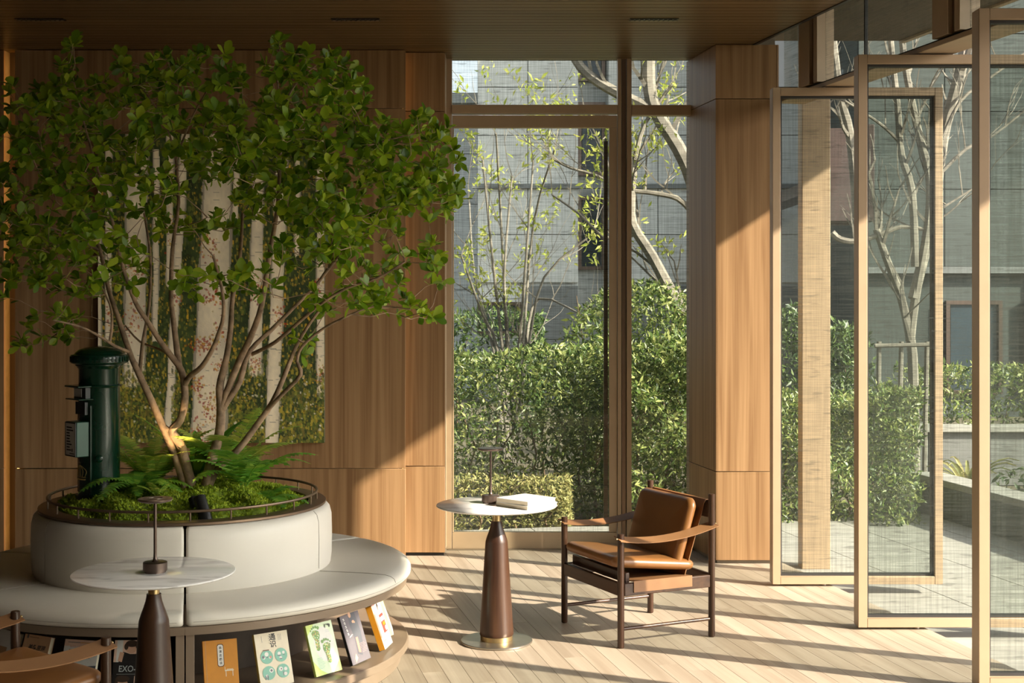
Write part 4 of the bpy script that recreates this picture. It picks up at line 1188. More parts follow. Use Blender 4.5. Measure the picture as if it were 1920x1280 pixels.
# ------------------------------------------------------------------ uplights
def uplight(label, base, top, r, power=0, tgt=None):
    t = thing('uplight', label, 'spotlight', base, group='black uplights in the moss')
    d = (Vector(top) - Vector(base)); L = d.length
    q = d.to_track_quat('Z', 'Y').to_matrix().to_4x4()
    MB().lathe([(0, 0), (r * .92, 0), (r, .004), (r, L), (r * .92, L), (r * .9, L - .02), (0, L - .02)], 24, (0, 0, 0), q).build('housing', M['black'], t)
    MB().lathe([(0, 0), (r * .85, 0), (r * .85, .002), (0, .002)], 20, (0, 0, L - .019), q).build('lens', M['steel'], t)
    MB().tube([(0, 0, -.03), (0, 0, .01)], .008, 8).build('spike', M['black'], t)
    if power:
        ld = bpy.data.lights.new('uplight_beam', 'SPOT'); ld.energy = power; ld.color = (1, .72, .38); ld.spot_size = R(26); ld.spot_blend = .7; ld.shadow_soft_size = .012
        lo = bpy.data.objects.new('uplight_beam', ld); COL.objects.link(lo); lo.parent = t
        lo.location = d.normalized() * (L + .004)
        lo.rotation_euler = (Vector(tgt) - (Vector(base) + lo.location)).to_track_quat('-Z', 'Y').to_euler()
    return t
uplight('black uplight tube at the planter front, the nearer of two', W(389, 982, 5.72), W(374, 932, 5.78), .026)
uplight('black uplight tube half hidden behind its twin', W(374, 972, 5.82), W(362, 934, 5.87), .021, 35.0, W(329, 800, 6.19))

# ------------------------------------------------------------------ pedestal tables with lamps
def table(label, x, y):
    t = thing('pedestal_table', label, 'table', (x, y, 0), group='round marble pedestal tables')
    MB().lathe([(0, 0), (.172, 0), (.175, .003), (.175, .009), (.172, .012), (0, .012)], 64).build('base', M['steel'], t)
    MB().lathe([(0, .0125), (.078, .0125), (.078, .035), (0, .035)], 48).build('foot_ring', M['brass'], t)
    MB().lathe([(0, .0355), (.08, .0355), (.083, .042), (.082, .06), (.0545, .485), (.053, .494), (.047, .513), (.037, .54), (.03, .562), (.0268, .58), (.0262, .588), (0, .588)], 48).build('pedestal', M['walnut'], t)
    MB().lathe([(0, .5885), (.0205, .5885), (.0205, .646), (.06, .648), (.06, .6515), (0, .6515)], 40).build('neck', M['brass'], t)
    MB().lathe([(0, .652), (.15, .652), (.275, .6565), (.289, .6605), (.293, .6645), (.292, .6675), (.289, .669), (0, .669)], 96).build('top', M['marble'], t, ang=50)
    return t
def lamp(label, x, y, z):
    t = thing('table_lamp', label, 'lamp', (x, y, z), group='cordless disc table lamps')
    MB().lathe([(0, 0), (.038, 0), (.038, .006), (.0435, .0065), (.0435, .036), (.041, .038), (.015, .0385), (0, .0385)], 40).build('base', M['gunmetal'], t)
    MB().lathe([(0, .0387), (.014, .0387), (.009, .043), (.0068, .052), (.006, .07), (.0058, .2545), (0, .2545)], 20).build('stem', M['gunmetal'], t)
    h = MB().lathe([(0, .255), (.045, .255), (.058, .2585), (.0625, .264), (.0625, .267), (.061, .2685), (0, .2685)], 40).build('head', M['gunmetal'], t)
    MB().lathe([(.026, .2688), (.028, .2688), (.028, .2694), (.026, .2694), (.026, .2688)], 24).build('touch_ring', M['steel'], h)
    MB().lathe([(0, .2688), (.005, .2688), (.005, .27), (0, .27)], 12, (.02, .012, 0)).build('button', M['black'], h)
    return t
table('round marble pedestal table beside the leather armchair', -.0752, 6.616)
table('round marble pedestal table in front of the cream bench', -1.3075, 4.965)
lamp('bronze disc table lamp next to the white books', -.105, 6.665, .6695)
lamp('bronze disc table lamp alone on the near marble table', (291 - CX) / F * 4.95, 4.95, .6695)

# ------------------------------------------------------------------ leather armchairs
def puff(w, d, t, r, crown, edge=.02):
    m = MB(); n = 6
    def loop(ins, z):
        a, b, rr = w / 2 - ins, d / 2 - ins, max(r - ins, .004); o = []
        for cx, cy, s in ((a - rr, b - rr, 0), (-a + rr, b - rr, 1), (-a + rr, -b + rr, 2), (a - rr, -b + rr, 3)):
            for k in range(n + 1):
                q = math.pi / 2 * (s + k / n); o.append((cx + rr * math.cos(q), cy + rr * math.sin(q), z))
        return o
    prof = [(w * .3, -t / 2 - crown), (w * .15, -t / 2 - crown * .8), (edge * 1.6, -t / 2 - crown * .1), (edge, -t / 2 + .001), (edge * .35, -t / 2 + edge * .45), (0, -t * .12), (0, t * .12), (edge * .35, t / 2 - edge * .45), (edge, t / 2 - .001), (edge * 1.6, t / 2 + crown * .1), (w * .15, t / 2 + crown * .8), (w * .3, t / 2 + crown)]
    L = [loop(*p) for p in prof]; k = len(L[0])
    vs = [v for l in L for v in l]
    fs = [(i * k + j, i * k + (j + 1) % k, (i + 1) * k + (j + 1) % k, (i + 1) * k + j) for i in range(len(L) - 1) for j in range(k)]
    fs += [tuple(range(k - 1, -1, -1)), tuple((len(L) - 1) * k + j for j in range(k))]
    return m.add(vs, fs)

def sheet(m, pts, wdir, w, th):
    """strap: centre line pts, width vector wdir (unit) * w, thickness th"""
    n = len(pts); P = [Vector(p) for p in pts]; vs = []
    for i, p in enumerate(P):
        t = (P[min(i + 1, n - 1)] - P[max(i - 1, 0)]).normalized()
        wd_ = wdir(i / (n - 1)) if callable(wdir) else Vector(wdir)
        nn = t.cross(wd_).normalized() * th / 2; ww = wd_ * w / 2
        vs += [p - ww - nn, p + ww - nn, p + ww + nn, p - ww + nn]
    fs = [(4 * i + a, 4 * i + (a + 1) % 4, 4 * i + 4 + (a + 1) % 4, 4 * i + 4 + a) for i in range(n - 1) for a in range(4)] + [(3, 2, 1, 0), (4 * n - 4, 4 * n - 3, 4 * n - 2, 4 * n - 1)]
    return m.add(vs, fs)

def armchair(label, loc, rz, tilt):
    t = thing('armchair', label, 'armchair', loc, (0, 0, rz), group='leather safari armchairs')
    hx, hy, lr = .2885, .2585, .0165
    for sx in (-1, 1):
        for sy, hh in ((-1, .545), (1, .705)):
            MB().lathe([(0, 0), (lr - .003, 0), (lr, .005), (lr, hh - .003), (lr - .003, hh), (0, hh)], 20, (sx * hx, sy * hy, 0)).build('leg', M['walnut'], t)
    for nm, yy in (('front_rail', -hy), ('rear_rail', hy)):
        MB().box(-hx + lr - .002, hx - lr + .002, yy - .011, yy + .011, .247, .310).build(nm, M['walnut_x'], t, bevel=.004)
    for sx in (-1, 1):
        MB().box(sx * hx - .011, sx * hx + .011, -hy + lr - .002, hy - lr + .002, .247, .308).build('side_rail', M['walnut_x'], t, bevel=.004)
        MB().tube([(sx * hx, -hy + lr - .002, .09), (sx * hx, hy - lr + .002, .09)], .0085, 12).build('stretcher', M['walnut_x'], t)
    MB().box(-hx + lr - .002, hx - lr + .002, hy - .010, hy + .010, .585, .662).build('back_bar', M['walnut_x'], t, bevel=.005)
    # back sling folded over the bar, hanging down to the seat
    m = MB(); sheet(m, [(0, hy + .016, .62), (0, hy + .018, .655), (0, hy + .008, .672), (0, hy - .008, .672), (0, hy - .02, .655), (0, hy - .035, .60), (0, hy - .075, .48), (0, hy - .115, .36), (0, hy - .145, .262)], (1, 0, 0), .50, .004).build('back_sling', M['tan'], t, fix=True)
    m = MB()
    pts = []
    for i in range(9):
        x = -hx - .0145 + (2 * hx + .029) * i / 8; pts.append((x, -.03, .3145 - .022 * math.sin(math.pi * i / 8)))
    sheet(m, [(-hx - .0145, -.03, .262)] + pts + [(hx + .0145, -.03, .262)], (0, 1, 0), .33, .004).build('seat_sling', M['tan_strap'], t, fix=True)
    c = puff(.525, .475, .052, .05, .008).build('seat_cushion', M['tan'], t, ang=70); c.location = (0, -.045, .378); c.rotation_euler = (R(-6.5), 0, 0)
    MB().box(-hx + .02, hx - .02, -hy + .035, -hy + .06, .302, .352).build('seat_bar', M['walnut_x'], t, bevel=.004)
    b = puff(.50, .36, .052, .05, .008).build('back_cushion', M['tan'], t, ang=70); b.location = (0, .138, .508); b.rotation_euler = (R(90 - 17.5), 0, 0)
    for sx in (-1, 1):
        m = MB(); pts = []
        for i in range(13):
            q = i / 12; y = -hy - .02 + (2 * hy + .04) * q
            pts.append((sx * (hx + .002), y, .523 + .036 * q - .042 * 4 * q * (1 - q) * .8))
        # the strap lies flat in its middle and is buttoned over the posts at both ends
        sheet(m, pts, Vector((1, 0, tilt)).normalized(), .07, .004)
        s = m.build('arm_strap', M['tan_strap'], t, fix=True)
        for yy, zz in ((-hy - .021, .521), (hy + .021, .557)):
            MB().tube([(sx * hx, yy - .004, zz), (sx * hx, yy + .004, zz)], .005, 10).build('stud', M['brass'], s)
    return t
armchair('tan leather armchair with dark wood frame in the sunlight', (.6285, 6.869, 0), R(-64.4), -.24)
armchair('leather armchair cropped at the lower edge, in front of the bench books', (-1.7305, 4.492, 0), R(139.3), .3)

# ------------------------------------------------------------------ painting
def paint():
    nx, ny = 330, 450
    g = np.random.default_rng(3)
    yy, xx = np.mgrid[0:ny, 0:nx]; u = xx / (nx - 1); v = yy / (ny - 1)      # v down
    def noise(sx, sy):
        a = g.random((sy + 2, sx + 2)); X = u * sx; Y = v * sy; i = X.astype(int); j = Y.astype(int); fx = X - i; fy = Y - j
        fx = fx * fx * (3 - 2 * fx); fy = fy * fy * (3 - 2 * fy)
        return (a[j, i] * (1 - fx) + a[j, i + 1] * fx) * (1 - fy) + (a[j + 1, i] * (1 - fx) + a[j + 1, i + 1] * fx) * fy
    n1, n2, n3 = noise(8, 12), noise(40, 60), noise(110, 90)
    def srgb(*c): c = np.array(c) / 255.; return np.where(c <= .04045, c / 12.92, ((c + .055) / 1.055) ** 2.4)
    img = srgb(52, 66, 34)[None, None] * (0.6 + .8 * n2[..., None]) + (srgb(60, 72, 34) * .8)[None, None] * np.clip(n1 - .4, 0, 1)[..., None] * 1.5
    def dabs(n, x0, x1, y0, y1, cols, rmin, rmax, tall=1.0, mask=None, spray=False):
        for _ in range(n):
            cx, cy = (g.normal((x0 + x1) / 2, (x1 - x0) * .22) * nx, g.normal((y0 + y1) / 2, (y1 - y0) * .22) * ny) if spray else (g.uniform(x0, x1) * nx, g.uniform(y0, y1) * ny)
            if mask is not None and g.random() > mask(cx / nx, cy / ny): continue
            rx = g.uniform(rmin, rmax); ry = rx * tall * g.uniform(.7, 1.4)
            c = srgb(*cols[g.integers(len(cols))]) * g.uniform(.75, 1.2)
            xa, xb, ya, yb = int(max(cx - rx, 0)), int(min(cx + rx + 1, nx)), int(max(cy - ry, 0)), int(min(cy + ry + 1, ny))
            if xb <= xa or yb <= ya: continue
            sub = ((xx[ya:yb, xa:xb] - cx) / rx) ** 2 + ((yy[ya:yb, xa:xb] - cy) / ry) ** 2 < 1 + .5 * g.random()
            img[ya:yb, xa:xb][sub] = img[ya:yb, xa:xb][sub] * .25 + c * .75
    dabs(4600, 0, 1, 0, 1, [(84, 100, 44), (62, 80, 38), (128, 128, 52), (38, 52, 26), (160, 142, 56), (104, 110, 58)], .6, 2.0, 1.8)
    dabs(1500, 0, 1, .1, .9, [(214, 172, 58), (226, 180, 46), (190, 164, 76)], .6, 1.6, 1.6)
    trunks = [(-.01, .016, -.01, .014, 0, .72), (.03, .065, .028, .055, 0, .68), (.125, .225, .108, .205, 0, .83), (.245, .275, .235, .262, .05, .68), (.30, .335, .298, .33, 0, .5), (.365, .405, .288, .325, 0, .955),
              (.475, .60, .405, .572, 0, 1.01), (.60, .63, .575, .60, .05, .30), (.685, .735, .655, .725, 0, .79), (.79, .845, .735, .80, 0, 1.01), (.87, .895, .865, .885, .05, .4), (.965, 1.01, .965, 1.01, 0, .86)]
    for a, b, c, d, v0, v1 in trunks:
        xl = a + (c - a) * v; xr = b + (d - b) * v
        wob = .004 * np.sin(v * 23 + a * 40)
        mk = (u > xl + wob) & (u < xr + wob) & (v >= v0) & (v <= v1 - .012 * n3)
        s = np.clip((u - xl) / np.maximum(xr - xl, 1e-3), 0, 1)
        tone = (.95 + .12 * n3) * (.72 + .35 * np.sin(np.pi * np.clip(s * .9 + .1, 0, 1)))
        base = srgb(240, 226, 196)[None, None] * tone[..., None]
        base = base * (1 - .35 * (np.clip(n1 - .55, 0, 1) * 2)[..., None]) + srgb(176, 170, 160)[None, None] * .3 * (np.clip(n1 - .55, 0, 1) * 2)[..., None]
        img[mk] = base[mk]
        ed = mk & ((s < .06) | (s > .93))
        img[ed] = img[ed] * .55
        w = (b - a)
        for _ in range(int(26 * (v1 - v0) * (1 + w * 6))):
            q = g.uniform(v0, v1 - .02); x0_ = (a + (c - a) * q); x1_ = (b + (d - b) * q); cx = g.uniform(x0_, x1_); L = g.uniform(.004, .016)
            j = int(q * ny); i0 = int(max(cx - L, x0_) * nx); i1 = int(min(cx + L, x1_) * nx)
            if 0 <= j < ny and i1 > i0 and i0 >= 0: img[j, i0:i1] *= g.uniform(.35, .6)
    for cx, cy, rx, ry, n in ((.15, .6, .05, .08, 60), (.16, .44, .05, .05, 40), (.5, .52, .06, .05, 70), (.48, .35, .05, .06, 50), (.46, .68, .07, .03, 80), (.52, .66, .05, .04, 60), (.44, .82, .03, .04, 60), (.5, .88, .05, .07, 90), (.44, .97, .04, .05, 60), (.53, .75, .03, .03, 30),
                              (.69, .74, .03, .03, 30), (.80, .60, .04, .05, 50), (.97, .5, .03, .05, 40), (.985, .78, .02, .04, 30), (.7, .5, .05, .06, 50), (.06, .6, .03, .06, 30), (.32, .3, .03, .1, 40), (.34, .52, .03, .05, 30)):
        dabs(n, cx - rx, cx + rx, cy - ry, cy + ry, [(196, 90, 32), (176, 50, 28), (212, 150, 40), (150, 60, 30), (200, 170, 70)], .6, 1.7, spray=True)
    dabs(1500, 0, 1, .1, .8, [(30, 40, 22), (110, 118, 48), (150, 140, 60), (70, 84, 40)], .5, 1.3, 2.6, mask=lambda a, b: 0 if any(t[0] + (t[2] - t[0]) * b < a < t[1] + (t[3] - t[1]) * b and b < t[5] for t in trunks) else 1)
    low = lambda a, b: min(1, max(0, (b - .72) * 5))
    dabs(9000, 0, 1, .7, 1, [(96, 110, 44), (72, 90, 38), (140, 142, 54), (184, 166, 60), (42, 56, 28), (120, 108, 50)], .7, 1.9, 1.6, mask=lambda a, b: low(a, b) * (0 if any(t[2] < a < t[3] and t[5] > .94 for t in trunks) else 1))
    dabs(420, 0, 1, .76, 1, [(214, 206, 176), (190, 178, 120), (208, 176, 60), (226, 220, 200)], .6, 1.7, 1.0, mask=lambda a, b: 0 if any(t[2] < a < t[3] and t[5] > .94 for t in trunks) else .8)
    return nx, ny, np.clip(img, 0, 1)

nx, ny, img = paint()
p0, p1 = W(184, 830, 8.725), W(608, 251, 8.725)
pw, ph = p1.x - p0.x, p1.z - p0.z
pa = thing('painting', 'large oil painting of pale birch trunks on the veneer wall', 'painting', ((p0.x + p1.x) / 2, 8.725, p0.z))
MB().box(-pw / 2, pw / 2, .0025, .0405, 0, ph).build('canvas', M['canvas'], pa, bevel=.002, seg=1)
gx, gz = np.meshgrid(np.linspace(-pw / 2, pw / 2, nx), np.linspace(ph, 0, ny))
lum = img.mean(-1)
V = np.stack([gx.ravel(), (-.0015 * lum).ravel(), gz.ravel()], 1)
idx = np.arange(nx * ny).reshape(ny, nx)
Fc = np.stack([idx[:-1, :-1], idx[1:, :-1], idx[1:, 1:], idx[:-1, 1:]], -1).reshape(-1, 4)
M['oil'] = vcol('oil_paint', .5, .35, 260)
po_ = npmesh('painted_surface', V, Fc, M['oil'], pa)
ca = po_.data.color_attributes.new('Col', 'FLOAT_COLOR', 'POINT')
ca.data.foreach_set('color', np.concatenate([img.reshape(-1, 3), np.ones((nx * ny, 1))], 1).astype(np.float32).ravel())

# ------------------------------------------------------------------ books
def flat(name, col, rough=.45): return simple(name, col, rough, 0, .05, 30)
BM = dict(orange=flat('orange_cover', (.52, .21, .012)), cream=flat('cream_cover', (.66, .58, .43)), mint=flat('teal_print', (.16, .40, .30)), palegreen=flat('pale_green_cover', (.62, .74, .52)),
          lime=flat('lime_print', (.55, .68, .18)), leafdot=flat('leaf_print', (.16, .30, .08)), yellowdot=flat('yellow_print', (.62, .50, .12)), mauve=flat('mauve_grey_cover', (.15, .13, .145)), charcoal=flat('charcoal_print', (.10, .10, .115)),
          rose=flat('rose_print', (.60, .20, .16)), red=flat('red_print', (.50, .06, .045)), pink=flat('pink_print', (.66, .32, .30)), white=flat('white_cover', (.66, .65, .61)), black=flat('black_cover', (.014, .013, .013)),
          peach=flat('peach_cover', (.60, .36, .20)), skin=flat('skin_print', (.60, .36, .24)), hair=flat('dark_hair_print', (.05, .03, .02)), silver=flat('silver_print', (.42, .46, .45)), slate=flat('slate_print', (.10, .11, .13)),
          page=flat('page_block', (.62, .54, .40), .8), tan=flat('tan_print', (.42, .24, .12)), brown=flat('brown_print', (.13, .055, .02)), blush=flat('blush_print', (.70, .48, .36)), clover=flat('clover_print', (.28, .50, .08)))

def book_body(t, w, h, th, cover, spine=None, hard=.0012):
    """local: x across, z up, front face towards -y; the back lower edge is the origin"""
    MB().box(-w / 2 + .001, w / 2 - .002, -th + hard, -hard, .0015, h - .0015).build('pages', BM['page'], t, smooth=False)
    MB().box(-w / 2, w / 2, -th, -th + hard * .9, 0, h).build('front_cover', cover, t, smooth=False)
    MB().box(-w / 2, w / 2, -hard * .9, 0, 0, h).build('back_cover', cover, t, smooth=False)
    MB().box(-w / 2 - .0008, -w / 2 + .0008, -th + hard, -hard, 0, h).build('spine', spine or cover, t, smooth=False)

class Art:
    def __init__(s, t, w, h, th): s.t, s.w, s.h, s.th, s.n = t, w, h, th, 0
    def lay(s): s.n += 1; return -s.th - .00025 - .00012 * s.n
    def put(s, m, name, mat):
        y = s.lay(); m.v = [((a - .5) * s.w, y, b * s.h) for a, b, *_ in m.v]
        if len(m.f) == 1: return m.build(name, mat, s.t, smooth=False)
        if len(m.f) > 5: return m.build(name, mat, s.t, smooth=False, kind='stuff')
        for f in m.f: MB().add([m.v[i] for i in f], [tuple(range(len(f)))]).build(name, mat, s.t, smooth=False)
    def rect(s, name, mat, *rs):
        m = MB()
        for a0, a1, b0, b1 in rs: m.add([(a0, b0, 0), (a1, b0, 0), (a1, b1, 0), (a0, b1, 0)], [(0, 1, 2, 3)])
        return s.put(m, name, mat)
    def poly(s, name, mat, *ps):
        m = MB()
        for p in ps: m.add([(a, b, 0) for a, b in p], [tuple(range(len(p)))])
        return s.put(m, name, mat)
    def disc(s, name, mat, *ds):
        m = MB(); k = s.w / s.h
        for a, b, ra, *rb in ds: m.disc(a, b, ra, (rb[0] if rb else ra * k), 0, 16)
        return s.put(m, name, mat)
    def text(s, name, mat, body, a, b, size, off=0.0, align='CENTER', slant=0, xs=1.0):
        m = MB(); y = s.lay()
        text_mesh(m, body, size, Matrix.Translation(((a - .5) * s.w, y, b * s.h)) @ Matrix.Rotation(R(90), 4, 'X'), align, off, xs)
        if slant: m.v = [(x + slant * (z - b * s.h), yy, z) for x, yy, z in m.v]
        return m.build(name, mat, s.t, smooth=False, kind='stuff')
    def lines(s, name, mat, a0, a1, b, n, step, th=.006, g=None):
        g = g or random.Random(int(b * 1000)); s.rect(name, mat, *[(a0, a1 - g.uniform(0, .3) * (a1 - a0), b - i * step - th, b - i * step) for i in range(n)])

SHELF_Z = .1055; LEAN = R(19)
def shelf_book(label, phi, w, h, th, cover, spine=None, r=.955, lean=LEAN, stand=True, turn=0):
    a = R(phi)
    loc = (BC.x + (r - .02) * math.sin(a), BC.y - (r - .02) * math.cos(a), SHELF_Z + .0045)
    t = thing('book', label, 'book', loc, (-lean, 0, a + R(turn)), group='books displayed under the round bench')
    book_body(t, w, h, th, cover, spine)
    s = thing('book_stand', label.split(',')[0].replace('book', 'book rest') if False else 'clear acrylic stand behind ' + label, 'book stand', (loc[0], loc[1], SHELF_Z), (0, 0, a + R(turn)), group='acrylic book stands')
    sw = w * .32
    Mx = Matrix.Translation((0, 0, .0045)) @ Matrix.Rotation(-lean, 4, 'X')
    MB().box(-sw, sw, .0012, .0037, .003, h * .72, Mx).build('rest_plate', M['acrylic'], s, smooth=False)
    MB().box(-sw, sw, -.014, .085, .0003, .0028).build('foot_plate', M['acrylic'], s, smooth=False)
    return t, Art(t, w, h, th)

# orange book
t, A = shelf_book('orange book with a white upright title plaque', 22.2, .135, .205, .018, BM['orange'])
A.rect('spine_fold', BM['tan'], (.07, .085, 0, 1))
A.poly('plaque_border', BM['brown'], [(.40, .52), (.44, .49), (.56, .49), (.60, .52), (.60, .89), (.56, .92), (.44, .92), (.40, .89)])
A.poly('plaque', BM['white'], [(.42, .53), (.455, .505), (.545, .505), (.58, .53), (.58, .88), (.545, .905), (.455, .905), (.42, .88)])
for i, ch in enumerate('装潢志图说'): A.text('title', M['ink'], ch, .5, .845 - i * .072, .0115, .0002)
A.rect('chair_drawing', BM['cream'], (.60, .86, .40, .425), (.62, .64, .30, .40), (.82, .84, .30, .40), (.60, .615, .42, .48), (.66, .84, .43, .44))
A.lines('small_print', BM['tan'], .35, .7, .975, 1, .02)
# cream book with four discs
t, A = shelf_book('cream book with four teal picture discs', 35.8, .145, .21, .02, BM['cream'], BM['yellowdot'])
A.text('title', M['ink'], '通', .53, .90, .029, .0006)
A.text('title', M['ink'], '识', .53, .765, .029, .0006)
for i, ch in enumerate('专业大全'): A.text('subtitle', M['ink'], ch, .42, .93 - i * .042, .0055)
for a, b in ((.70, .95), (.74, .95), (.78, .95), (.2, .95)): A.rect('small_print', BM['slate'], (a, a + .008, b - .12, b))
A.disc('disc', BM['mint'], (.29, .55, .19), (.72, .55, .19), (.29, .25, .19), (.72, .25, .19))
A.disc('pictograms', BM['white'], (.29, .60, .06), (.20, .54, .04), (.38, .53, .03), (.67, .58, .05), (.8, .59, .04), (.70, .50, .04), (.37, .29, .06), (.22, .20, .04), (.66, .29, .06), (.80, .28, .05), (.78, .19, .05))
A.disc('pictograms', BM['slate'], (.18, .555, .04), (.30, .545, .02), (.66, .545, .06, .010), (.7, .48, .05, .010), (.37, .29, .035), (.24, .17, .02, .05), (.18, .17, .02, .04), (.67, .29, .02), (.8, .545, .04, .006), (.72, .2, .012, .05))
A.disc('pictograms', BM['rose'], (.40, .54, .03))
A.rect('pictograms', BM['brown'], (.20, .38, .665, .685))
# footprints
t, A = shelf_book('pale green book with two leafy footprints', 51.4, .145, .21, .014, BM['palegreen'], BM['lime'])
A.disc('glow', BM['white'], (.55, .58, .38, .34))
A.poly('corner_tint', BM['lime'], [(0, 0), (.45, 0), (.22, .1), (0, .3)], [(1, 0), (1, .22), (.75, .06), (.7, 0)], [(0, 1), (0, .8), (.2, .93), (.3, 1)])
def foot(cx, cy, s, flip):
    body = [(-.10, .14), (-.115, .06), (-.07, -.02), (-.055, -.12), (-.05, -.2), (0, -.235), (.055, -.21), (.06, -.12), (.045, -.03), (.085, .06), (.11, .13), (.05, .175), (-.04, .17)]
    P = [(cx + flip * a * s * 1.35, cy + b * s) for a, b in body]
    A.poly('footprint', BM['leafdot'], P)
    A.disc('toe_print', BM['leafdot'], *[(cx + flip * a * s * 1.35, cy + b * s, r_ * s) for a, b, r_ in ((-.10, .21, .05), (-.04, .235, .04), (.02, .235, .036), (.07, .215, .032), (.115, .18, .028))])
    g = random.Random(int(cx * 100))
    for mt in ('lime', 'yellowdot', 'palegreen', 'tan'):
        A.disc('leaf_speckle', BM[mt], *[(cx + flip * g.uniform(-.085, .09) * s * 1.3 * (1 if q > 0 else .6), cy + q * s, .016 * s) for q in [g.uniform(-.2, .16) for _ in range(16)]])
foot(.30, .70, 1.0, -1); foot(.62, .42, 1.0, 1)
A.text('title', M['ink'], '植物', .79, .905, .0165, .0005)
A.lines('small_print', BM['mint'], .15, .42, .33, 8, .028, .005)
A.lines('small_print', BM['silver'], .66, .92, .83, 2, .03, .005)
# mauve grey book
t, A = shelf_book('mauve grey book with a dark robed figure', 64.5, .145, .21, .014, BM['mauve'], BM['black'])
A.poly('robe', BM['charcoal'], [(.42, 1), (.78, 1), (.86, .6), (.8, .3), (.62, .12), (.40, .18), (.46, .5), (.38, .75)])
A.disc('face', BM['skin'], (.50, .97, .07, .06)); A.disc('hand', BM['skin'], (.60, .82, .07, .03), (.66, .8, .03, .02))
A.poly('sash', BM['rose'], [(.50, .50), (.62, .50), (.60, .18), (.48, .2)]); A.poly('foot', BM['skin'], [(.20, .02), (.36, .1), (.30, .2), (.2, .12)])
A.text('title', BM['white'], '中国舞', .17, .90, .0001) if False else None
for i in range(5): A.disc('title_strokes', BM['white'], (.14 + .012 * i, .93 - .075 * i, .035, .012), (.17 + .012 * i, .905 - .075 * i, .012, .022), (.13 + .012 * i, .90 - .075 * i, .02, .008))
A.disc('title_strokes', BM['white'], (.30, .56, .06, .008), (.36, .58, .05, .006), (.24, .545, .03, .008))
A.lines('small_print', BM['pink'], .62, .95, .36, 7, .03, .004)
# thick red and white book
t, A = shelf_book('thick white book with a red panel and orange spine', 80.5, .13, .20, .028, BM['white'], BM['orange'])
A.rect('panel', BM['pink'], (.02, .42, .45, 1)); A.rect('panel', BM['red'], (.46, .92, .30, .72)); A.rect('stripe', BM['rose'], (.0, .12, .25, .8))
A.disc('figure', BM['hair'], (.60, .9, .08, .09)); A.disc('figure', BM['blush'], (.64, .85, .05, .05))
A.rect('title_block', BM['white'], (.5, .6, .56, .66), (.63, .73, .56, .66), (.76, .86, .56, .66)); A.rect('title_block', BM['orange'], (.60, .86, .46, .53)); A.disc('flower', BM['white'], (.80, .38, .09))
A.disc('seal', BM['clover'], (.22, .16, .03), (.36, .16, .03))
# white book with flowers
t, A = shelf_book('white book with a fresh green floral cover', 97.5, .13, .20, .016, BM['white'], BM['page'])
A.poly('leaf_shape', BM['lime'], [(.15, .95), (.7, .98), (.85, .6), (.5, .5), (.3, .7)], [(.2, .1), (.5, .05), (.6, .3), (.3, .35)]); A.disc('flower', BM['white'], (.7, .5, .12), (.85, .52, .1), (.75, .42, .1))
# album with a boy band style cover
t, A = shelf_book('black album book with portrait pictures and silver lettering', 1.2, .165, .22, .012, BM['black'])
A.rect('photo', BM['blush'], (0, 1, .62, 1)); A.rect('photo', BM['white'], (.06, .2, .62, 1), (.62, .78, .62, .85))
A.poly('shirt', BM['black'], [(.12, .62), (.66, .62), (.60, .78), (.5, .76), (.38, .76), (.22, .80)]); A.disc('face', BM['skin'], (.40, .86, .13, .09), (.85, .85, .12, .08)); A.poly('arm', BM['skin'], [(.1, .64), (.2, .62), (.24, .78), (.14, .8)], [(.56, .82), (.7, .98), (.62, 1), (.52, .9)])
A.disc('hair', BM['hair'], (.41, .94, .15, .06), (.28, .89, .05, .06), (.54, .9, .04, .05), (.87, .93, .14, .05))
A.text('title', BM['silver'], 'EXO-M', .41, .50, .033, .0003, xs=.88)
A.lines('small_print', BM['silver'], .1, .9, .415, 1, .02, .005)
A.rect('photo', BM['blush'], (.52, .93, .02, .38)); A.disc('face', BM['skin'], (.25, .22, .14, .12), (.73, .2, .13, .11)); A.disc('hair', BM['hair'], (.25, .33, .17, .06), (.11, .26, .04, .08), (.73, .31, .16, .06)); A.disc('features', BM['hair'], (.19, .24, .03, .008), (.31, .24, .03, .008), (.68, .22, .03, .008), (.78, .22, .03, .008)); A.disc('mouth', BM['rose'], (.25, .155, .035, .008), (.73, .14, .035, .008))
# notebook handbook
t, A = shelf_book('white handbook with a notebook and pencil picture', -13.0, .15, .215, .016, BM['white'], BM['page'])
A.rect('tint', BM['blush'], (0, 1, .88, 1)); A.rect('strip', BM['orange'], (.45, .9, .945, .955)); A.rect('strip', BM['slate'], (.1, .45, .945, .955))
A.text('subtitle', BM['rose'], '快乐的小书', .32, .87, .009); A.lines('subtitle', BM['tan'], .15, .8, .825, 1, .02, .012)
A.text('title', M['ink'], '神奇手账', .47, .715, .024, .0004)
A.poly('desk_photo', BM['slate'], [(.46, .52), (1, .56), (1, .06), (.86, .02), (.62, .3)]); A.poly('notebook', BM['silver'], [(.44, .5), (.50, .52), (.78, .08), (.70, .04)]); A.poly('pencil', BM['orange'], [(.56, .46), (.58, .49), (1, .34), (1, .31)])
A.disc('clover', BM['clover'], (.34, .37, .04), (.39, .39, .04), (.37, .35, .04), (.16, .41, .02)); A.lines('small_print', BM['rose'], .1, .55, .26, 2, .035, .010)
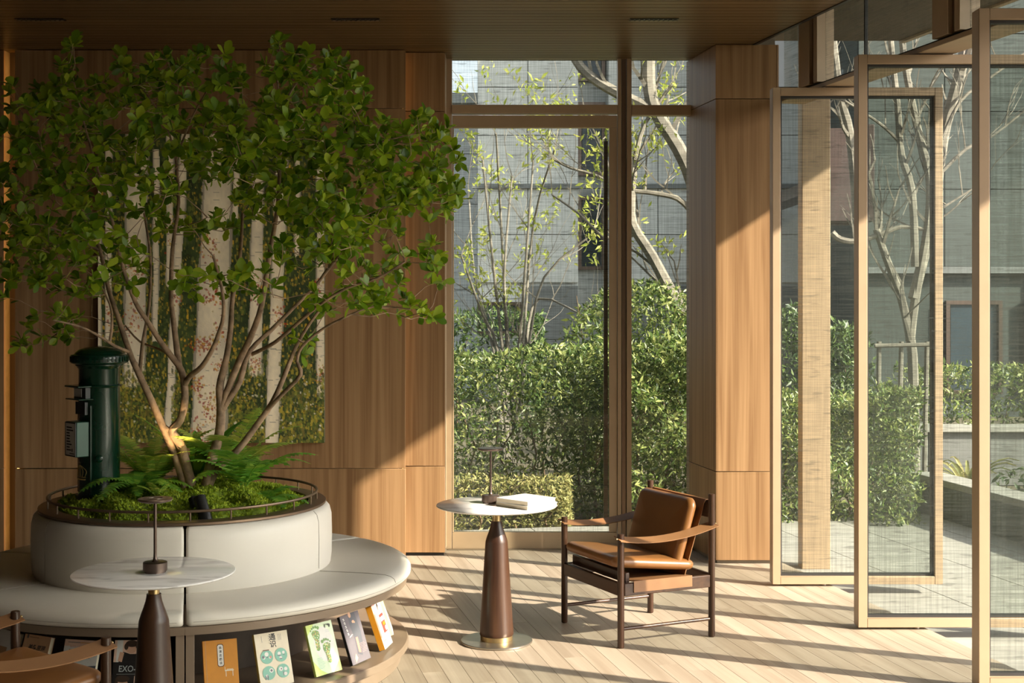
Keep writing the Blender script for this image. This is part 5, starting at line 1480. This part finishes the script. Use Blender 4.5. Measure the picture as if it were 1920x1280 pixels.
# peach book
t, A = shelf_book('peach book with a brush lettered title', -26.5, .14, .215, .022, BM['peach'], BM['tan'])
A.text('title', M['ink'], '美學原理', .55, .77, .0225, .0005, slant=.18)
A.rect('logo', BM['slate'], (.1, .16, .93, 1)); A.lines('small_print', BM['brown'], .2, .6, .96, 1, .02, .008); A.rect('small_print', BM['brown'], (.55, .56, .58, .64))
A.disc('ink_drawing', BM['slate'], (.55, .38, .07, .03), (.6, .42, .04, .04), (.5, .33, .05, .03)); A.disc('ink_drawing', BM['cream'], (.58, .45, .04, .03))
t, A = shelf_book('plain white book beside the peach one', -37.5, .13, .21, .024, BM['white'], BM['page'])
A.rect('photo', BM['tan'], (.15, .6, .45, .7)); A.rect('photo', BM['charcoal'], (.2, .8, .2, .42)); A.lines('small_print', BM['slate'], .7, .9, .9, 3, .05, .01)
t, A = shelf_book('white book at the far dark end of the shelf', -49.0, .13, .205, .018, BM['white'], BM['page'])
A.rect('photo', BM['tan'], (.2, .8, .3, .6))

# white books on the far table
ws = .0
for i, (lab, w, d, h, dx, rz, cov) in enumerate((('cream white book at the bottom of the table stack', .205, .215, .0185, .0, 44, 'cream'), ('white book on top of the table stack', .20, .205, .020, .003, 46.5, 'white'))):
    t = thing('book', lab, 'book', (.072 - dx, 6.568 + dx, .6695 + ws), (0, 0, R(rz)), group='books on the marble table')
    MB().box(-w / 2 + .003, w / 2 - .003, -d / 2 + .003, d / 2 - .001, .0018, h - .0018).build('pages', BM['white'], t, smooth=False)
    MB().box(-w / 2, w / 2, -d / 2, d / 2, 0, .0017).build('back_cover', BM[cov], t, smooth=False)
    MB().box(-w / 2, w / 2, -d / 2, d / 2, h - .0017, h).build('front_cover', BM['white'], t, smooth=False)
    MB().box(-w / 2, -w / 2 + .0025, -d / 2, d / 2, .0017, h - .0017).build('spine', BM['cream'], t, smooth=False)
    if i == 1:
        m = MB()
        for k in range(3): m.add([(-.06, -.05 + k * .028, h + .0003), (.05, -.05 + k * .028, h + .0003), (.05, -.043 + k * .028, h + .0003), (-.06, -.043 + k * .028, h + .0003)], [(0, 1, 2, 3)])
        m.build('cover_lines', BM['pink'], t, smooth=False)
    ws += h + .0003
